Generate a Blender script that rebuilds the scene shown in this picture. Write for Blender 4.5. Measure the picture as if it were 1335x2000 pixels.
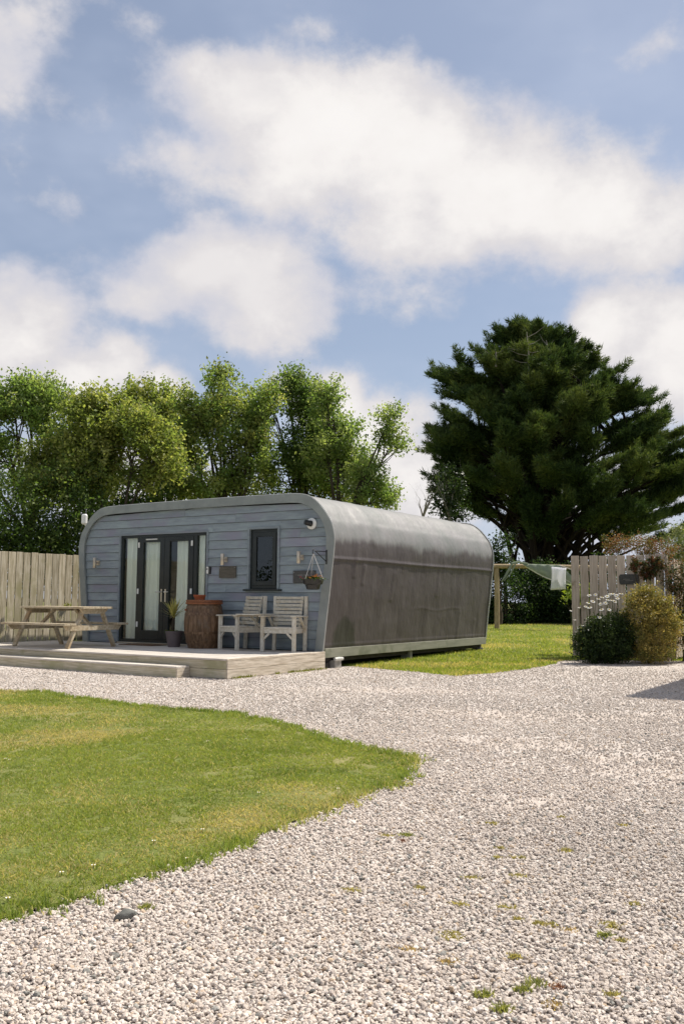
import bpy, bmesh, math, random
import numpy as np
from mathutils import Vector, Matrix

# ------------------------------------------------------------------ clear
for o in list(bpy.data.objects): bpy.data.objects.remove(o, do_unlink=True)
scene = bpy.context.scene
COL = scene.collection
random.seed(7); RNG = np.random.default_rng(11)
R = math.radians

# ------------------------------------------------------------------ camera
FPX, PITCH, ROLL, TH = 1769.0, R(5.63), R(0.4283), R(32.76)
DECK = 0.31                       # top of the deck above the gravel
CZ = DECK + 0.9                   # eye height
cam_d = bpy.data.cameras.new('camera')
cam_d.sensor_fit = 'HORIZONTAL'; cam_d.sensor_width = 36.0
cam_d.lens = FPX / 1335.0 * 36.0
cam_d.clip_start = 0.05; cam_d.clip_end = 3000
cam = bpy.data.objects.new('camera', cam_d); COL.objects.link(cam)
cam.location = (0, 0, CZ)
cam.rotation_euler = (Matrix.Rotation(R(90) + PITCH, 3, 'X') @ Matrix.Rotation(ROLL, 3, 'Z')).to_euler()
scene.camera = cam
scene.render.resolution_x = 683; scene.render.resolution_y = 1024

# ------------------------------------------------------------------ exposure
vs = scene.view_settings
vs.view_transform = 'Standard'; vs.look = 'None'; vs.gamma = 1.0; vs.exposure = 0.42
vs.use_curve_mapping = False

# ------------------------------------------------------------------ pixel helpers (a pixel is only a direction)
EV = np.array([math.sin(TH), math.cos(TH), 0.0]); UV_ = np.array([math.cos(TH), -math.sin(TH), 0.0])
ORG = np.array([-0.2918, 16.3986, DECK])
CAMP = np.array([0, 0, CZ])
def ray(X, Y):
    c, s = math.cos(ROLL), math.sin(ROLL); du, dv = X - 667.5, Y - 1000
    u = c*du + s*dv; v = -s*du + c*dv; z = -v / FPX
    return np.array([u/FPX, math.cos(PITCH) - z*math.sin(PITCH), math.sin(PITCH) + z*math.cos(PITCH)])
def at_depth(X, Y, d): k = ray(X, Y); return CAMP + k*d/k[1]
def ground_z(x, y):
    t = np.maximum(0.0, np.minimum(y, 45.0) - 17.5)
    return 0.0125*t + 0.0003*t*t
def at_ground(X, Y):
    k = ray(X, Y); z = 0.0
    for i in range(8):
        P = CAMP + k*(z - CZ)/k[2]; z = float(ground_z(P[0], P[1]))
    return P
def PW(u, v, z=0.0):               # pod axes -> world (z above the deck)
    return ORG + u*UV_ + v*EV + np.array([0, 0, z])
def pod_u(X, Y):                   # where a pixel meets the front wall of the pod
    k = ray(X, Y); t = ((ORG - CAMP) @ EV)/(k @ EV); q = CAMP + k*t - ORG
    return float(q @ UV_), float(q[2])

# ------------------------------------------------------------------ sun
S_U, S_V = 0.30, 0.64             # horizontal run per metre of height, in pod axes
sv = S_U*UV_ + S_V*EV + np.array([0, 0, 1.0]); sv = sv/np.linalg.norm(sv)
SUN_EL = math.asin(sv[2]); SUN_AZ = math.atan2(sv[0], sv[1])
sun_d = bpy.data.lights.new('sun', 'SUN'); sun_d.energy = 4.8; sun_d.angle = R(0.55); sun_d.color = (1.0, 0.93, 0.83)
sun = bpy.data.objects.new('sun', sun_d); COL.objects.link(sun)
sun.location = (20, 20, 40)
sun.rotation_euler = Vector(sv).to_track_quat('Z', 'Y').to_euler()

# ------------------------------------------------------------------ world: sky with clouds
world = bpy.data.worlds.new('World'); scene.world = world; world.use_nodes = True
class NT:
    def __init__(s, tree): s.t = tree
    def n(s, typ, ins=None, **kw):
        nd = s.t.nodes.new(typ)
        for k, v in kw.items(): setattr(nd, k, v)
        for k, v in (ins or {}).items():
            if isinstance(v, bpy.types.NodeSocket): s.t.links.new(v, nd.inputs[k])
            else: nd.inputs[k].default_value = v
        return nd
    def m(s, op, a, b=0.0, c=None, clamp=False):
        nd = s.n('ShaderNodeMath', operation=op, use_clamp=clamp)
        for i, v in enumerate((a, b, c)):
            if v is None: continue
            if isinstance(v, bpy.types.NodeSocket): s.t.links.new(v, nd.inputs[i])
            else: nd.inputs[i].default_value = v
        return nd.outputs[0]
    def mixc(s, fac, a, b, blend='MIX'):
        nd = s.n('ShaderNodeMix', data_type='RGBA', blend_type=blend)
        for k, v in ((0, fac), (6, a), (7, b)):
            if isinstance(v, bpy.types.NodeSocket): s.t.links.new(v, nd.inputs[k])
            else: nd.inputs[k].default_value = (*v, 1) if (k and len(v) == 3) else v
        return nd.outputs[2]
    def ramp(s, fac, stops, interp='LINEAR'):
        nd = s.n('ShaderNodeValToRGB', {0: fac}); cr = nd.color_ramp; cr.interpolation = interp
        while len(cr.elements) < len(stops): cr.elements.new(0.5)
        for e, (p, c) in zip(cr.elements, stops):
            e.position = p; e.color = (*c, 1) if len(c) == 3 else c
        return nd.outputs[0]
    def smooth(s, x, a, b):
        nd = s.n('ShaderNodeMapRange', {0: x, 1: a, 2: b, 3: 0.0, 4: 1.0}, interpolation_type='SMOOTHSTEP')
        return nd.outputs[0]

def build_world():
    t = world.node_tree; t.nodes.clear(); w = NT(t)
    sky = w.n('ShaderNodeTexSky', sky_type='NISHITA', sun_disc=False, sun_elevation=SUN_EL, sun_rotation=SUN_AZ,
              altitude=0, air_density=1.0, dust_density=1.2, ozone_density=1.0)
    g = w.n('ShaderNodeTexCoord').outputs['Generated']
    nrm = w.n('ShaderNodeVectorMath', {0: g}, operation='NORMALIZE').outputs[0]
    sp = w.n('ShaderNodeSeparateXYZ', {0: nrm})
    az = w.m('ARCTAN2', sp.outputs[0], sp.outputs[1]); el = w.m('ARCSINE', sp.outputs[2])
    # warp
    def noise(scale, detail, rough=0.55, off=(0, 0, 0), squash=1.0):
        mp = w.n('ShaderNodeMapping', {0: nrm, 1: off, 3: (1, 1, squash)})
        return w.n('ShaderNodeTexNoise', {'Vector': mp.outputs[0], 'Scale': scale, 'Detail': detail, 'Roughness': rough}).outputs[0]
    n1 = noise(7.0, 9, 0.60, (3.1, 1.7, 0.4), 1.35); n2 = noise(22.0, 7, 0.62, (9.0, 2.0, 5.0), 1.2)
    nw = w.n('ShaderNodeTexNoise', {'Vector': nrm, 'Scale': 5.0, 'Detail': 3.0}).outputs[1]
    ws = w.n('ShaderNodeSeparateXYZ', {0: nw})
    azw = w.m('ADD', az, w.m('MULTIPLY', w.m('SUBTRACT', ws.outputs[0], 0.5), 0.10))
    elw = w.m('ADD', el, w.m('MULTIPLY', w.m('SUBTRACT', ws.outputs[1], 0.5), 0.08))
    blobs = [ # x, y, rx, ry, weight (where the clouds stand in the sky)
        (470,200,190,120,1.15),(640,290,270,165,1.2),(830,330,250,190,1.25),(960,390,260,170,1.2),(1050,250,110,110,.85),
        (1120,430,200,120,1.1),(800,470,190,80,.8),(330,320,130,110,.75),(1290,450,130,110,.85),
        (400,535,170,90,1.15),(520,590,130,120,1.1),(280,590,140,70,.9),(590,660,70,50,.5),
        (40,650,150,110,1.2),(130,740,190,80,1.1),(0,560,110,70,.9),(230,720,120,70,1.0),(560,760,60,40,.7),
        (1190,640,120,80,1.2),(1310,690,150,120,1.25),(660,800,80,70,1.1),(760,860,110,100,1.0),(330,770,80,50,1.0),(880,930,150,110,1.0),
        (1150,950,260,130,.9),(300,940,300,120,.8),
        (30,80,120,150,.75),(130,190,90,70,.4),(300,30,110,50,.45),(640,60,120,50,.45),(1300,100,70,50,.4),(100,430,140,70,.45)]
    F = None
    for (x, y, rx, ry, wt) in blobs:
        k = ray(x, y); a0 = math.atan2(k[0], k[1]); e0 = math.asin(k[2]/np.linalg.norm(k))
        kx = ray(x + 1, y); ca = abs(math.atan2(kx[0], kx[1]) - a0)
        ky = ray(x, y - 1); ce = abs(math.asin(ky[2]/np.linalg.norm(ky)) - e0)
        dx = w.m('MULTIPLY', w.m('SUBTRACT', azw, a0), 1/(rx*ca)); dy = w.m('MULTIPLY', w.m('SUBTRACT', elw, e0), 1/(ry*ce))
        d2 = w.m('ADD', w.m('MULTIPLY', dx, dx), w.m('MULTIPLY', dy, dy))
        v = w.m('MULTIPLY', w.m('EXPONENT', w.m('MULTIPLY', d2, -0.9)), wt*0.92)
        F = v if F is None else w.m('SMOOTH_MAX', F, v, 0.25)
    # the sky goes on with clouds of the same kind all round
    gen = w.m('MULTIPLY', w.smooth(noise(2.6, 3, 0.5, (1.2, 7.7, 3.3), 1.6), 0.43, 0.66), 0.95)
    side = w.smooth(w.m('ABSOLUTE', az), 0.42, 0.62); up = w.smooth(el, 0.66, 0.85)
    F = w.m('MAXIMUM', F, w.m('MULTIPLY', gen, w.m('MAXIMUM', side, up)))
    dens = w.m('ADD', F, w.m('ADD', w.m('MULTIPLY', w.m('SUBTRACT', n1, 0.5), 1.30), w.m('MULTIPLY', w.m('SUBTRACT', n2, 0.5), 0.55)))
    cov = w.smooth(dens, 0.22, 0.66)
    # brightness inside: thick parts whiter, thin and low parts greyer
    shade = w.m('ADD', w.m('MULTIPLY', w.smooth(dens, 0.40, 1.2), 0.6), w.m('MULTIPLY', w.smooth(noise(5.0, 6, 0.55, (6.1, 3.3, 8.2), 1.5), 0.36, 0.62), 0.4))
    ccol = w.ramp(shade, [(0.0, (0.47, 0.48, 0.55)), (0.45, (0.595, 0.575, 0.585)), (0.8, (0.72, 0.695, 0.68)), (1.0, (0.75, 0.728, 0.712))])
    veil = w.m('ADD', 0.32, w.m('MULTIPLY', w.smooth(noise(3.5, 4, 0.6, (4, 4, 1), 2.0), 0.35, 0.8), 0.35))
    hz = w.m('SUBTRACT', 1.0, w.smooth(el, 0.0, 0.34))
    veil = w.m('ADD', veil, w.m('MULTIPLY', hz, 0.35), clamp=True)
    b_sky = w.n('ShaderNodeBackground', {0: sky.outputs[0], 1: 0.075})
    b_veil = w.n('ShaderNodeBackground', {0: (0.46, 0.515, 0.64, 1), 1: 0.92})
    b_cl = w.n('ShaderNodeBackground', {0: ccol, 1: 0.95})
    m1 = w.n('ShaderNodeMixShader', {0: veil, 1: b_sky.outputs[0], 2: b_veil.outputs[0]})
    m2 = w.n('ShaderNodeMixShader', {0: cov, 1: m1.outputs[0], 2: b_cl.outputs[0]})
    out = w.n('ShaderNodeOutputWorld', {0: m2.outputs[0]})
build_world()

# ------------------------------------------------------------------ materials
MATS = {}
def principled(name):
    m = bpy.data.materials.new(name); m.use_nodes = True; t = m.node_tree; t.nodes.clear(); w = NT(t)
    p = w.n('ShaderNodeBsdfPrincipled'); o = w.n('ShaderNodeOutputMaterial', {0: p.outputs[0]})
    MATS[name] = m
    return m, w, p, o
def noisy(name, stops, scale=4.0, stretch=(1, 1, 1), rough=0.8, bump=0.0, bscale=None, bstretch=None, rnd=0.12, spec=0.3,
          stain=None, detail=6, metallic=0.0, wave=None):
    m, w, p, o = principled(name)
    tc = w.n('ShaderNodeTexCoord').outputs['Object']; oi = w.n('ShaderNodeObjectInfo').outputs['Random']
    off = w.n('ShaderNodeCombineXYZ', {0: w.m('MULTIPLY', oi, 37.0), 1: w.m('MULTIPLY', oi, 91.0), 2: w.m('MULTIPLY', oi, 13.0)}).outputs[0]
    base = w.n('ShaderNodeVectorMath', {0: tc, 1: off}, operation='ADD').outputs[0]
    mp = w.n('ShaderNodeMapping', {0: base, 3: stretch}).outputs[0]
    n = w.n('ShaderNodeTexNoise', {'Vector': mp, 'Scale': scale, 'Detail': detail, 'Roughness': 0.62}).outputs[0]
    c = w.ramp(w.smooth(n, 0.25, 0.75), stops)
    if stain:
        sc, col, lo, hi = stain
        n2 = w.n('ShaderNodeTexNoise', {'Vector': base, 'Scale': sc, 'Detail': 5.0, 'Roughness': 0.6}).outputs[0]
        c = w.mixc(w.smooth(n2, lo, hi), c, col)
    v = w.m('ADD', 1.0 - rnd, w.m('MULTIPLY', oi, 2*rnd))
    c = w.n('ShaderNodeHueSaturation', {'Value': v, 'Color': c}).outputs[0]
    w.t.links.new(c, p.inputs['Base Color'])
    p.inputs['Roughness'].default_value = rough; p.inputs['Specular IOR Level'].default_value = spec; p.inputs['Metallic'].default_value = metallic
    if bump:
        mb = w.n('ShaderNodeMapping', {0: base, 3: bstretch or stretch}).outputs[0]
        h = w.n('ShaderNodeTexNoise', {'Vector': mb, 'Scale': bscale or scale*2, 'Detail': 5.0}).outputs[0]
        if wave:
            wv = w.n('ShaderNodeTexWave', {'Vector': base, 'Scale': wave[1], 'Distortion': 0.0}, bands_direction=wave[0], wave_profile='SIN').outputs[1]
            h = w.m('ADD', w.m('MULTIPLY', h, 0.5), wv)
        b = w.n('ShaderNodeBump', {'Height': h, 'Strength': min(1.0, bump*10), 'Distance': 0.02*bump*10})
        w.t.links.new(b.outputs[0], p.inputs['Normal'])
    return m
GX = (1.0, 14, 14); GY = (14, 1.0, 14); GZ = (14, 14, 1.0)
noisy('siding', [(0, (.185,.215,.245)), (.5, (.232,.272,.298)), (1, (.275,.328,.345))], 2.2, (1.0, 3, 6), .62, .008, 18, (1, 10, 10), .10, .35, (1.3, (0.234,0.234,0.291), .50, .72))
noisy('trim_paint', [(0, (.205,.225,.222)), (1, (.27,.295,.285))], 3, (1, 1, 1), .55, .008, 30, None, .03, .35)
noisy('skirt_paint', [(0, (.19,.195,.15)), (1, (.27,.27,.215))], 4, (1, .4, 3), .7, .01, 20, None, .03, .25, (2.0, (.15,.16,.11), .52, .7))
noisy('edge_metal', [(0, (.5,.5,.48)), (1, (.6,.6,.57))], 5, rough=.4, rnd=.02, spec=.5)
noisy('deck_wood', [(0, (.40,.36,.31)), (.5, (.53,.485,.43)), (1, (.62,.58,.525))], 3, (1, 14, 14), .85, .03, 6, (1, 20, 20), .14, .2, (1.1, (0.375,0.352,0.277), .52, .75))
noisy('fascia_wood', [(0, (.36,.315,.22)), (.5, (.47,.42,.31)), (1, (.58,.53,.42))], 3, (1, 12, 16), .85, .04, 6, (1, 20, 20), .10, .2, (1.6, (0.342,0.324,0.198), .5, .72))
noisy('fascia_ribbed', [(0, (0.345,0.287,0.218)), (.5, (0.506,0.443,0.356)), (1, (0.644,0.575,0.483))], 3, (16, 1, 12), .85, .06, 6, (20, 1, 20), .08, .2, None, 6, 0, ('Z', 18.0))
noisy('fence_wood', [(0, (0.264,0.225,0.147)), (.5, (0.449,0.395,0.287)), (1, (0.605,0.550,0.434))], 2.5, (12, 12, 1), .88, .03, 8, (20, 20, 1), .16, .15, (1.2, (0.326,0.295,0.171), .5, .7))
noisy('fence_pink', [(0, (.40,.32,.25)), (.5, (.53,.44,.36)), (1, (.63,.545,.46))], 2.5, (12, 12, 1), .88, .03, 8, (20, 20, 1), .14, .15, (2.5, (0.272,0.224,0.160), .58, .72))
noisy('chair_wood', [(0, (.47,.43,.35)), (.5, (.56,.525,.445)), (1, (.63,.60,.53))], 3.5, (5, 5, 5), .8, .02, 30, None, .10, .2, (2.0, (0.495,0.405,0.270), .52, .7))
noisy('table_wood', [(0, (.31,.25,.165)), (.5, (.42,.355,.25)), (1, (.51,.455,.35))], 3.5, (3, 6, 6), .85, .02, 30, None, .12, .2, (2.0, (0.348,0.246,0.145), .5, .7))
noisy('barrel_wood', [(0, (0.058,0.031,0.016)), (.5, (0.130,0.072,0.034)), (1, (0.234,0.143,0.085))], 3.0, (10, 10, 1.2), .5, .02, 10, (14, 14, 1), .12, .4, (3.0, (0.130,0.098,0.072), .55, .75))
noisy('barrel_lid', [(0, (.15,.048,.018)), (1, (.27,.095,.035))], 4, (2, 8, 8), .45, .01, 20, None, .06, .4)
noisy('terracotta', [(0, (.30,.075,.03)), (1, (.42,.12,.05))], 6, rough=.8, rnd=.04)
noisy('pot_plastic', [(0, (0.102,0.084,0.086)), (1, (0.150,0.120,0.120))], 5, rough=.6, rnd=.02, bump=.004, bscale=25)
noisy('soil', [(0, (.025,.018,.012)), (1, (.06,.045,.03))], 30, rough=.95, bump=.04)
noisy('frame_dark', [(0, (.012,.016,.016)), (1, (.022,.027,.026))], 4, rough=.38, rnd=.02, spec=.4)
noisy('black_plastic', [(0, (.010,.010,.010)), (1, (.018,.018,.017))], 4, rough=.35, rnd=.02, spec=.5)
noisy('white_plastic', [(0, (.66,.66,.63)), (1, (.74,.74,.71))], 4, rough=.4, rnd=.02, spec=.5)
noisy('steel', [(0, (.52,.51,.48)), (1, (.66,.65,.62))], 12, rough=.3, rnd=.02, metallic=.9)
noisy('lamp_metal', [(0, (.42,.36,.28)), (1, (.62,.55,.45))], 12, rough=.38, rnd=.05, metallic=.6, spec=.5)
noisy('slate', [(0, (.050,.050,.050)), (1, (.095,.092,.088))], 9, (2, 2, 4), .7, .02, 20, None, .06)
noisy('driftwood', [(0, (.075,.068,.055)), (1, (.14,.125,.10))], 5, (2, 2, 14), .85, .03, 12, None, .06)
noisy('curtain', [(0, (.86,.90,.84)), (1, (.92,.95,.90))], 3, (6, 6, 1), .9, rnd=.02, spec=.05)
noisy('concrete', [(0, (.22,.21,.19)), (1, (.38,.365,.33))], 8, rough=.95, bump=.03, bscale=40, rnd=.1)
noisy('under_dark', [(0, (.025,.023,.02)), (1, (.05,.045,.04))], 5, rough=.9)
noisy('interior', [(0, (.16,.15,.13)), (1, (.22,.20,.18))], 3, rough=.9)
noisy('log', [(0, (.22,.16,.085)), (.5, (.34,.26,.15)), (1, (.44,.35,.22))], 4, (6, 6, 1), .8, .02, 20, None, .06)
noisy('towel', [(0, (.76,.76,.80)), (1, (.82,.82,.85))], 12, rough=.95, rnd=.01, bump=.01, bscale=60)
noisy('net', [(0, (.26,.31,.24)), (1, (.38,.42,.34))], 10, rough=.95, rnd=.02)
noisy('bark', [(0, (.035,.028,.02)), (1, (.10,.082,.06))], 6, (4, 4, 1), .9, .05, 12, None, .1, .1)
noisy('bark_dark', [(0, (.016,.012,.009)), (1, (.04,.03,.022))], 6, (4, 4, 1), .9, .05, 12, None, .1, .1)
noisy('deadwood', [(0, (.16,.14,.12)), (1, (.30,.27,.23))], 8, rough=.9, rnd=.1)
noisy('rock', [(0, (.085,.088,.078)), (1, (.16,.16,.145))], 14, rough=.85, bump=.05, bscale=30)
noisy('petal', [(0, (.78,.78,.74)), (1, (.84,.84,.80))], 8, rough=.8)
noisy('daisy_eye', [(0, (.42,.30,.04)), (1, (.5,.38,.06))], 20, rough=.9)
noisy('red_petal', [(0, (.36,.02,.05)), (1, (.5,.04,.09))], 8, rough=.8)
noisy('orange_petal', [(0, (.5,.16,.02)), (1, (.6,.30,.06))], 8, rough=.8)
noisy('rope', [(0, (.5,.49,.46)), (1, (.62,.61,.58))], 30, rough=.9)
noisy('doormat', [(0, (.09,.055,.03)), (1, (.16,.10,.06))], 30, rough=.95, bump=.03, bscale=90)
noisy('pale_ink', [(0, (.20,.19,.175)), (1, (.24,.23,.21))], 10, rough=.8)

def add_translucency(name, col, amount):
    w = NT(MATS[name].node_tree); p = next(n for n in w.t.nodes if n.type == 'BSDF_PRINCIPLED'); o = next(n for n in w.t.nodes if n.type == 'OUTPUT_MATERIAL')
    tr = w.n('ShaderNodeBsdfTranslucent', {0: col}); mx = w.n('ShaderNodeMixShader', {0: amount, 1: p.outputs[0], 2: tr.outputs[0]}); w.t.links.new(mx.outputs[0], o.inputs[0])
add_translucency('towel', (.90, .90, .93, 1), .6); add_translucency('net', (.40, .46, .36, 1), .4)
def make_glass():
    m, w, p, o = principled('glass'); w.t.nodes.remove(p)
    fr = w.n('ShaderNodeFresnel', {0: 1.5}).outputs[0]
    tr = w.n('ShaderNodeBsdfTransparent', {0: (.955, .98, .965, 1)}); gl = w.n('ShaderNodeBsdfGlossy', {0: (.9, .95, .95, 1), 1: 0.01})
    mx = w.n('ShaderNodeMixShader', {0: w.m('MINIMUM', w.m('MULTIPLY', fr, 1.5), 1.0), 1: tr.outputs[0], 2: gl.outputs[0]})
    w.t.links.new(mx.outputs[0], o.inputs[0])
make_glass()

def make_membrane():
    m, w, p, o = principled('membrane')
    tc = w.n('ShaderNodeTexCoord').outputs['Object']; s = w.n('ShaderNodeSeparateXYZ', {0: tc})
    def nz(scale, stretch, det=6, r=.6, off=(0, 0, 0)):
        return w.n('ShaderNodeTexNoise', {'Vector': w.n('ShaderNodeMapping', {0: tc, 1: off, 3: stretch}).outputs[0], 'Scale': scale, 'Detail': det, 'Roughness': r}).outputs[0]
    blot = nz(1.6, (1, 1, 1)); streak = nz(5.0, (1, 1, .10), 5); fine = nz(60, (1, 1, 1), 3)
    c = w.ramp(w.m('ADD', w.m('MULTIPLY', blot, .68), w.m('MULTIPLY', streak, .32)), [(.30, (.070,.059,.060)), (.5, (.087,.075,.075)), (.70, (.106,.093,.091))])
    # upper part: weathering plus sunlit brightness put into the colour; uneven lower limit, runs
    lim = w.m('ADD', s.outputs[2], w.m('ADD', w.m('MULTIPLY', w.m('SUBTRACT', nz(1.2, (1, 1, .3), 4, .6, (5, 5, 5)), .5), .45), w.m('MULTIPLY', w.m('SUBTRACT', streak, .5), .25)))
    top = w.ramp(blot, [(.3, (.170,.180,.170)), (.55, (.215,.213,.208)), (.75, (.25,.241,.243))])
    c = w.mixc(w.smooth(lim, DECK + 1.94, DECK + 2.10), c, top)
    # damp green-black stain at the foot near the front corner
    dy = w.m('MULTIPLY', w.m('SUBTRACT', s.outputs[1], .62), 1/.42); dz = w.m('MULTIPLY', w.m('SUBTRACT', s.outputs[2], DECK + .10), 1/.55)
    d = w.m('ADD', w.m('ADD', w.m('MULTIPLY', dy, dy), w.m('MULTIPLY', dz, dz)), w.m('MULTIPLY', w.m('SUBTRACT', nz(4, (1, 1, 1)), .5), 1.2))
    c = w.mixc(w.m('MULTIPLY', w.m('SUBTRACT', 1.0, w.smooth(d, .55, 1.15)), .72), c, (.028, .032, .022))
    # pale drips along the bottom edge
    drip = w.m('MULTIPLY', w.smooth(nz(9, (1, 1, .05), 3, .5, (2, 0, 0)), .63, .70), w.m('SUBTRACT', 1.0, w.smooth(s.outputs[2], DECK + .12, DECK + .38)))
    c = w.mixc(w.m('MULTIPLY', drip, .6), c, (.22, .20, .17))
    w.t.links.new(c, p.inputs['Base Color'])
    p.inputs['Roughness'].default_value = .52; p.inputs['Specular IOR Level'].default_value = .35
    b = w.n('ShaderNodeBump', {'Height': w.m('ADD', w.m('MULTIPLY', nz(3, (1, 1, .5), 3), 1.0), w.m('MULTIPLY', fine, .05)), 'Strength': .5, 'Distance': .05})
    w.t.links.new(b.outputs[0], p.inputs['Normal'])
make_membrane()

def make_leaf(name, trans=.35, rough=.5, spec=.35, tcol=(1.15, 1.1, .5)):
    m, w, p, o = principled(name)
    a = w.n('ShaderNodeAttribute', attribute_name='tint').outputs['Color']
    w.t.links.new(a, p.inputs['Base Color']); p.inputs['Roughness'].default_value = rough; p.inputs['Specular IOR Level'].default_value = spec
    tc = w.mixc(1.0, a, tcol, 'MULTIPLY')
    tr = w.n('ShaderNodeBsdfTranslucent', {0: tc})
    mx = w.n('ShaderNodeMixShader', {0: trans, 1: p.outputs[0], 2: tr.outputs[0]})
    w.t.links.new(mx.outputs[0], o.inputs[0])
    return m
make_leaf('leaf', .50, .55, .25, (1.35, 1.4, .8)); make_leaf('needle', .25, .7, .15, (1.3, 1.3, .7)); make_leaf('grass_blade', .45, .6, .2, (1.5, 1.4, .7))
make_leaf('shrub_leaf', .30, .5, .3, (1.5, 1.45, .7))

FINES = [(2.6, 6.9, 1.5, .75), (1.5, 7.9, 1.1, .5), (2.2, 9.9, 2.2, .6), (1.2, 5.6, .5, .35), (.4, 12.6, 1.8, .5), (4.6, 9.0, 1.2, .7)]   # x, y, rx, ry of compacted sandy patches
def make_ground():
    m, w, p, o = principled('lawn_ground')
    tc = w.n('ShaderNodeTexCoord').outputs['Object']
    def nz(sc, det=5, off=(0, 0, 0), st=(1, 1, 1)): return w.n('ShaderNodeTexNoise', {'Vector': w.n('ShaderNodeMapping', {0: tc, 1: off, 3: st}).outputs[0], 'Scale': sc, 'Detail': det, 'Roughness': .6}).outputs[0]
    c = w.ramp(nz(40, 6), [(.3, (.105,.135,.030)), (.5, (.16,.19,.050)), (.7, (.235,.245,.080))])
    c = w.mixc(w.m('MULTIPLY', w.smooth(nz(.9, 5, (3, 1, 0)), .46, .66), .75), c, (.33, .29, .13))
    c = w.mixc(w.m('MULTIPLY', w.smooth(nz(2.3, 5, (8, 1, 0)), .52, .68), .55), c, (.11, .15, .030))
    w.t.links.new(c, p.inputs['Base Color']); p.inputs['Roughness'].default_value = .95; p.inputs['Specular IOR Level'].default_value = .1
    b = w.n('ShaderNodeBump', {'Height': nz(60, 4), 'Strength': .8, 'Distance': .03}); w.t.links.new(b.outputs[0], p.inputs['Normal'])
    m, w, p, o = principled('gravel_sheet')
    tc = w.n('ShaderNodeTexCoord').outputs['Object']
    def nz(sc, det=5, off=(0, 0, 0), st=(1, 1, 1)): return w.n('ShaderNodeTexNoise', {'Vector': w.n('ShaderNodeMapping', {0: tc, 1: off, 3: st}).outputs[0], 'Scale': sc, 'Detail': det, 'Roughness': .6}).outputs[0]
    vo = w.n('ShaderNodeTexVoronoi', {'Vector': tc, 'Scale': 46.0}); hs = w.n('ShaderNodeSeparateColor', {0: vo.outputs['Color']})
    c = w.ramp(hs.outputs[0], [(.0, (.31,.28,.255)), (.12, (.42,.38,.345)), (.35, (.51,.46,.42)), (.7, (.58,.53,.485)), (1, (.65,.60,.555))])
    c = w.mixc(w.m('MULTIPLY', w.smooth(vo.outputs['Distance'], .5, .95), .5), c, (.36, .315, .275))
    c = w.mixc(w.m('MULTIPLY', w.smooth(nz(.55, 5), .45, .7), .30), c, (.50, .43, .36))
    s = w.n('ShaderNodeSeparateXYZ', {0: tc}); fm = None
    for (fx, fy, rx, ry) in FINES:
        dx = w.m('MULTIPLY', w.m('SUBTRACT', s.outputs[0], fx), 1/rx); dy = w.m('MULTIPLY', w.m('SUBTRACT', s.outputs[1], fy), 1/ry)
        v = w.m('SUBTRACT', 1.0, w.m('ADD', w.m('MULTIPLY', dx, dx), w.m('MULTIPLY', dy, dy))); fm = v if fm is None else w.m('MAXIMUM', fm, v)
    fm = w.smooth(w.m('ADD', fm, w.m('MULTIPLY', w.m('SUBTRACT', nz(3.0, 5, (2, 2, 0)), .5), 2.4)), .0, .9)
    fine = w.ramp(nz(160, 4), [(.3, (.43, .37, .32)), (.7, (.55, .485, .43))])
    c = w.mixc(w.m('MULTIPLY', fm, .8), c, fine)
    w.t.links.new(c, p.inputs['Base Color']); p.inputs['Roughness'].default_value = .92; p.inputs['Specular IOR Level'].default_value = .15
    h = w.m('SUBTRACT', w.m('MULTIPLY', nz(3, 3), .6), vo.outputs['Distance'])
    b = w.n('ShaderNodeBump', {'Height': h, 'Strength': .9, 'Distance': .012}); w.t.links.new(b.outputs[0], p.inputs['Normal'])
    m, w, p, o = principled('gravel_stone')
    a = w.n('ShaderNodeAttribute', attribute_name='tint', attribute_type='INSTANCER').outputs['Color']
    tc = w.n('ShaderNodeTexCoord').outputs['Object']
    n = w.n('ShaderNodeTexNoise', {'Vector': tc, 'Scale': 1.6, 'Detail': 4.0}).outputs[0]
    c = w.mixc(1.0, a, w.ramp(n, [(.3, (.78, .76, .74)), (.7, (1.1, 1.1, 1.1))]), 'MULTIPLY')
    w.t.links.new(c, p.inputs['Base Color']); p.inputs['Roughness'].default_value = .85; p.inputs['Specular IOR Level'].default_value = .2
make_ground()

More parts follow.
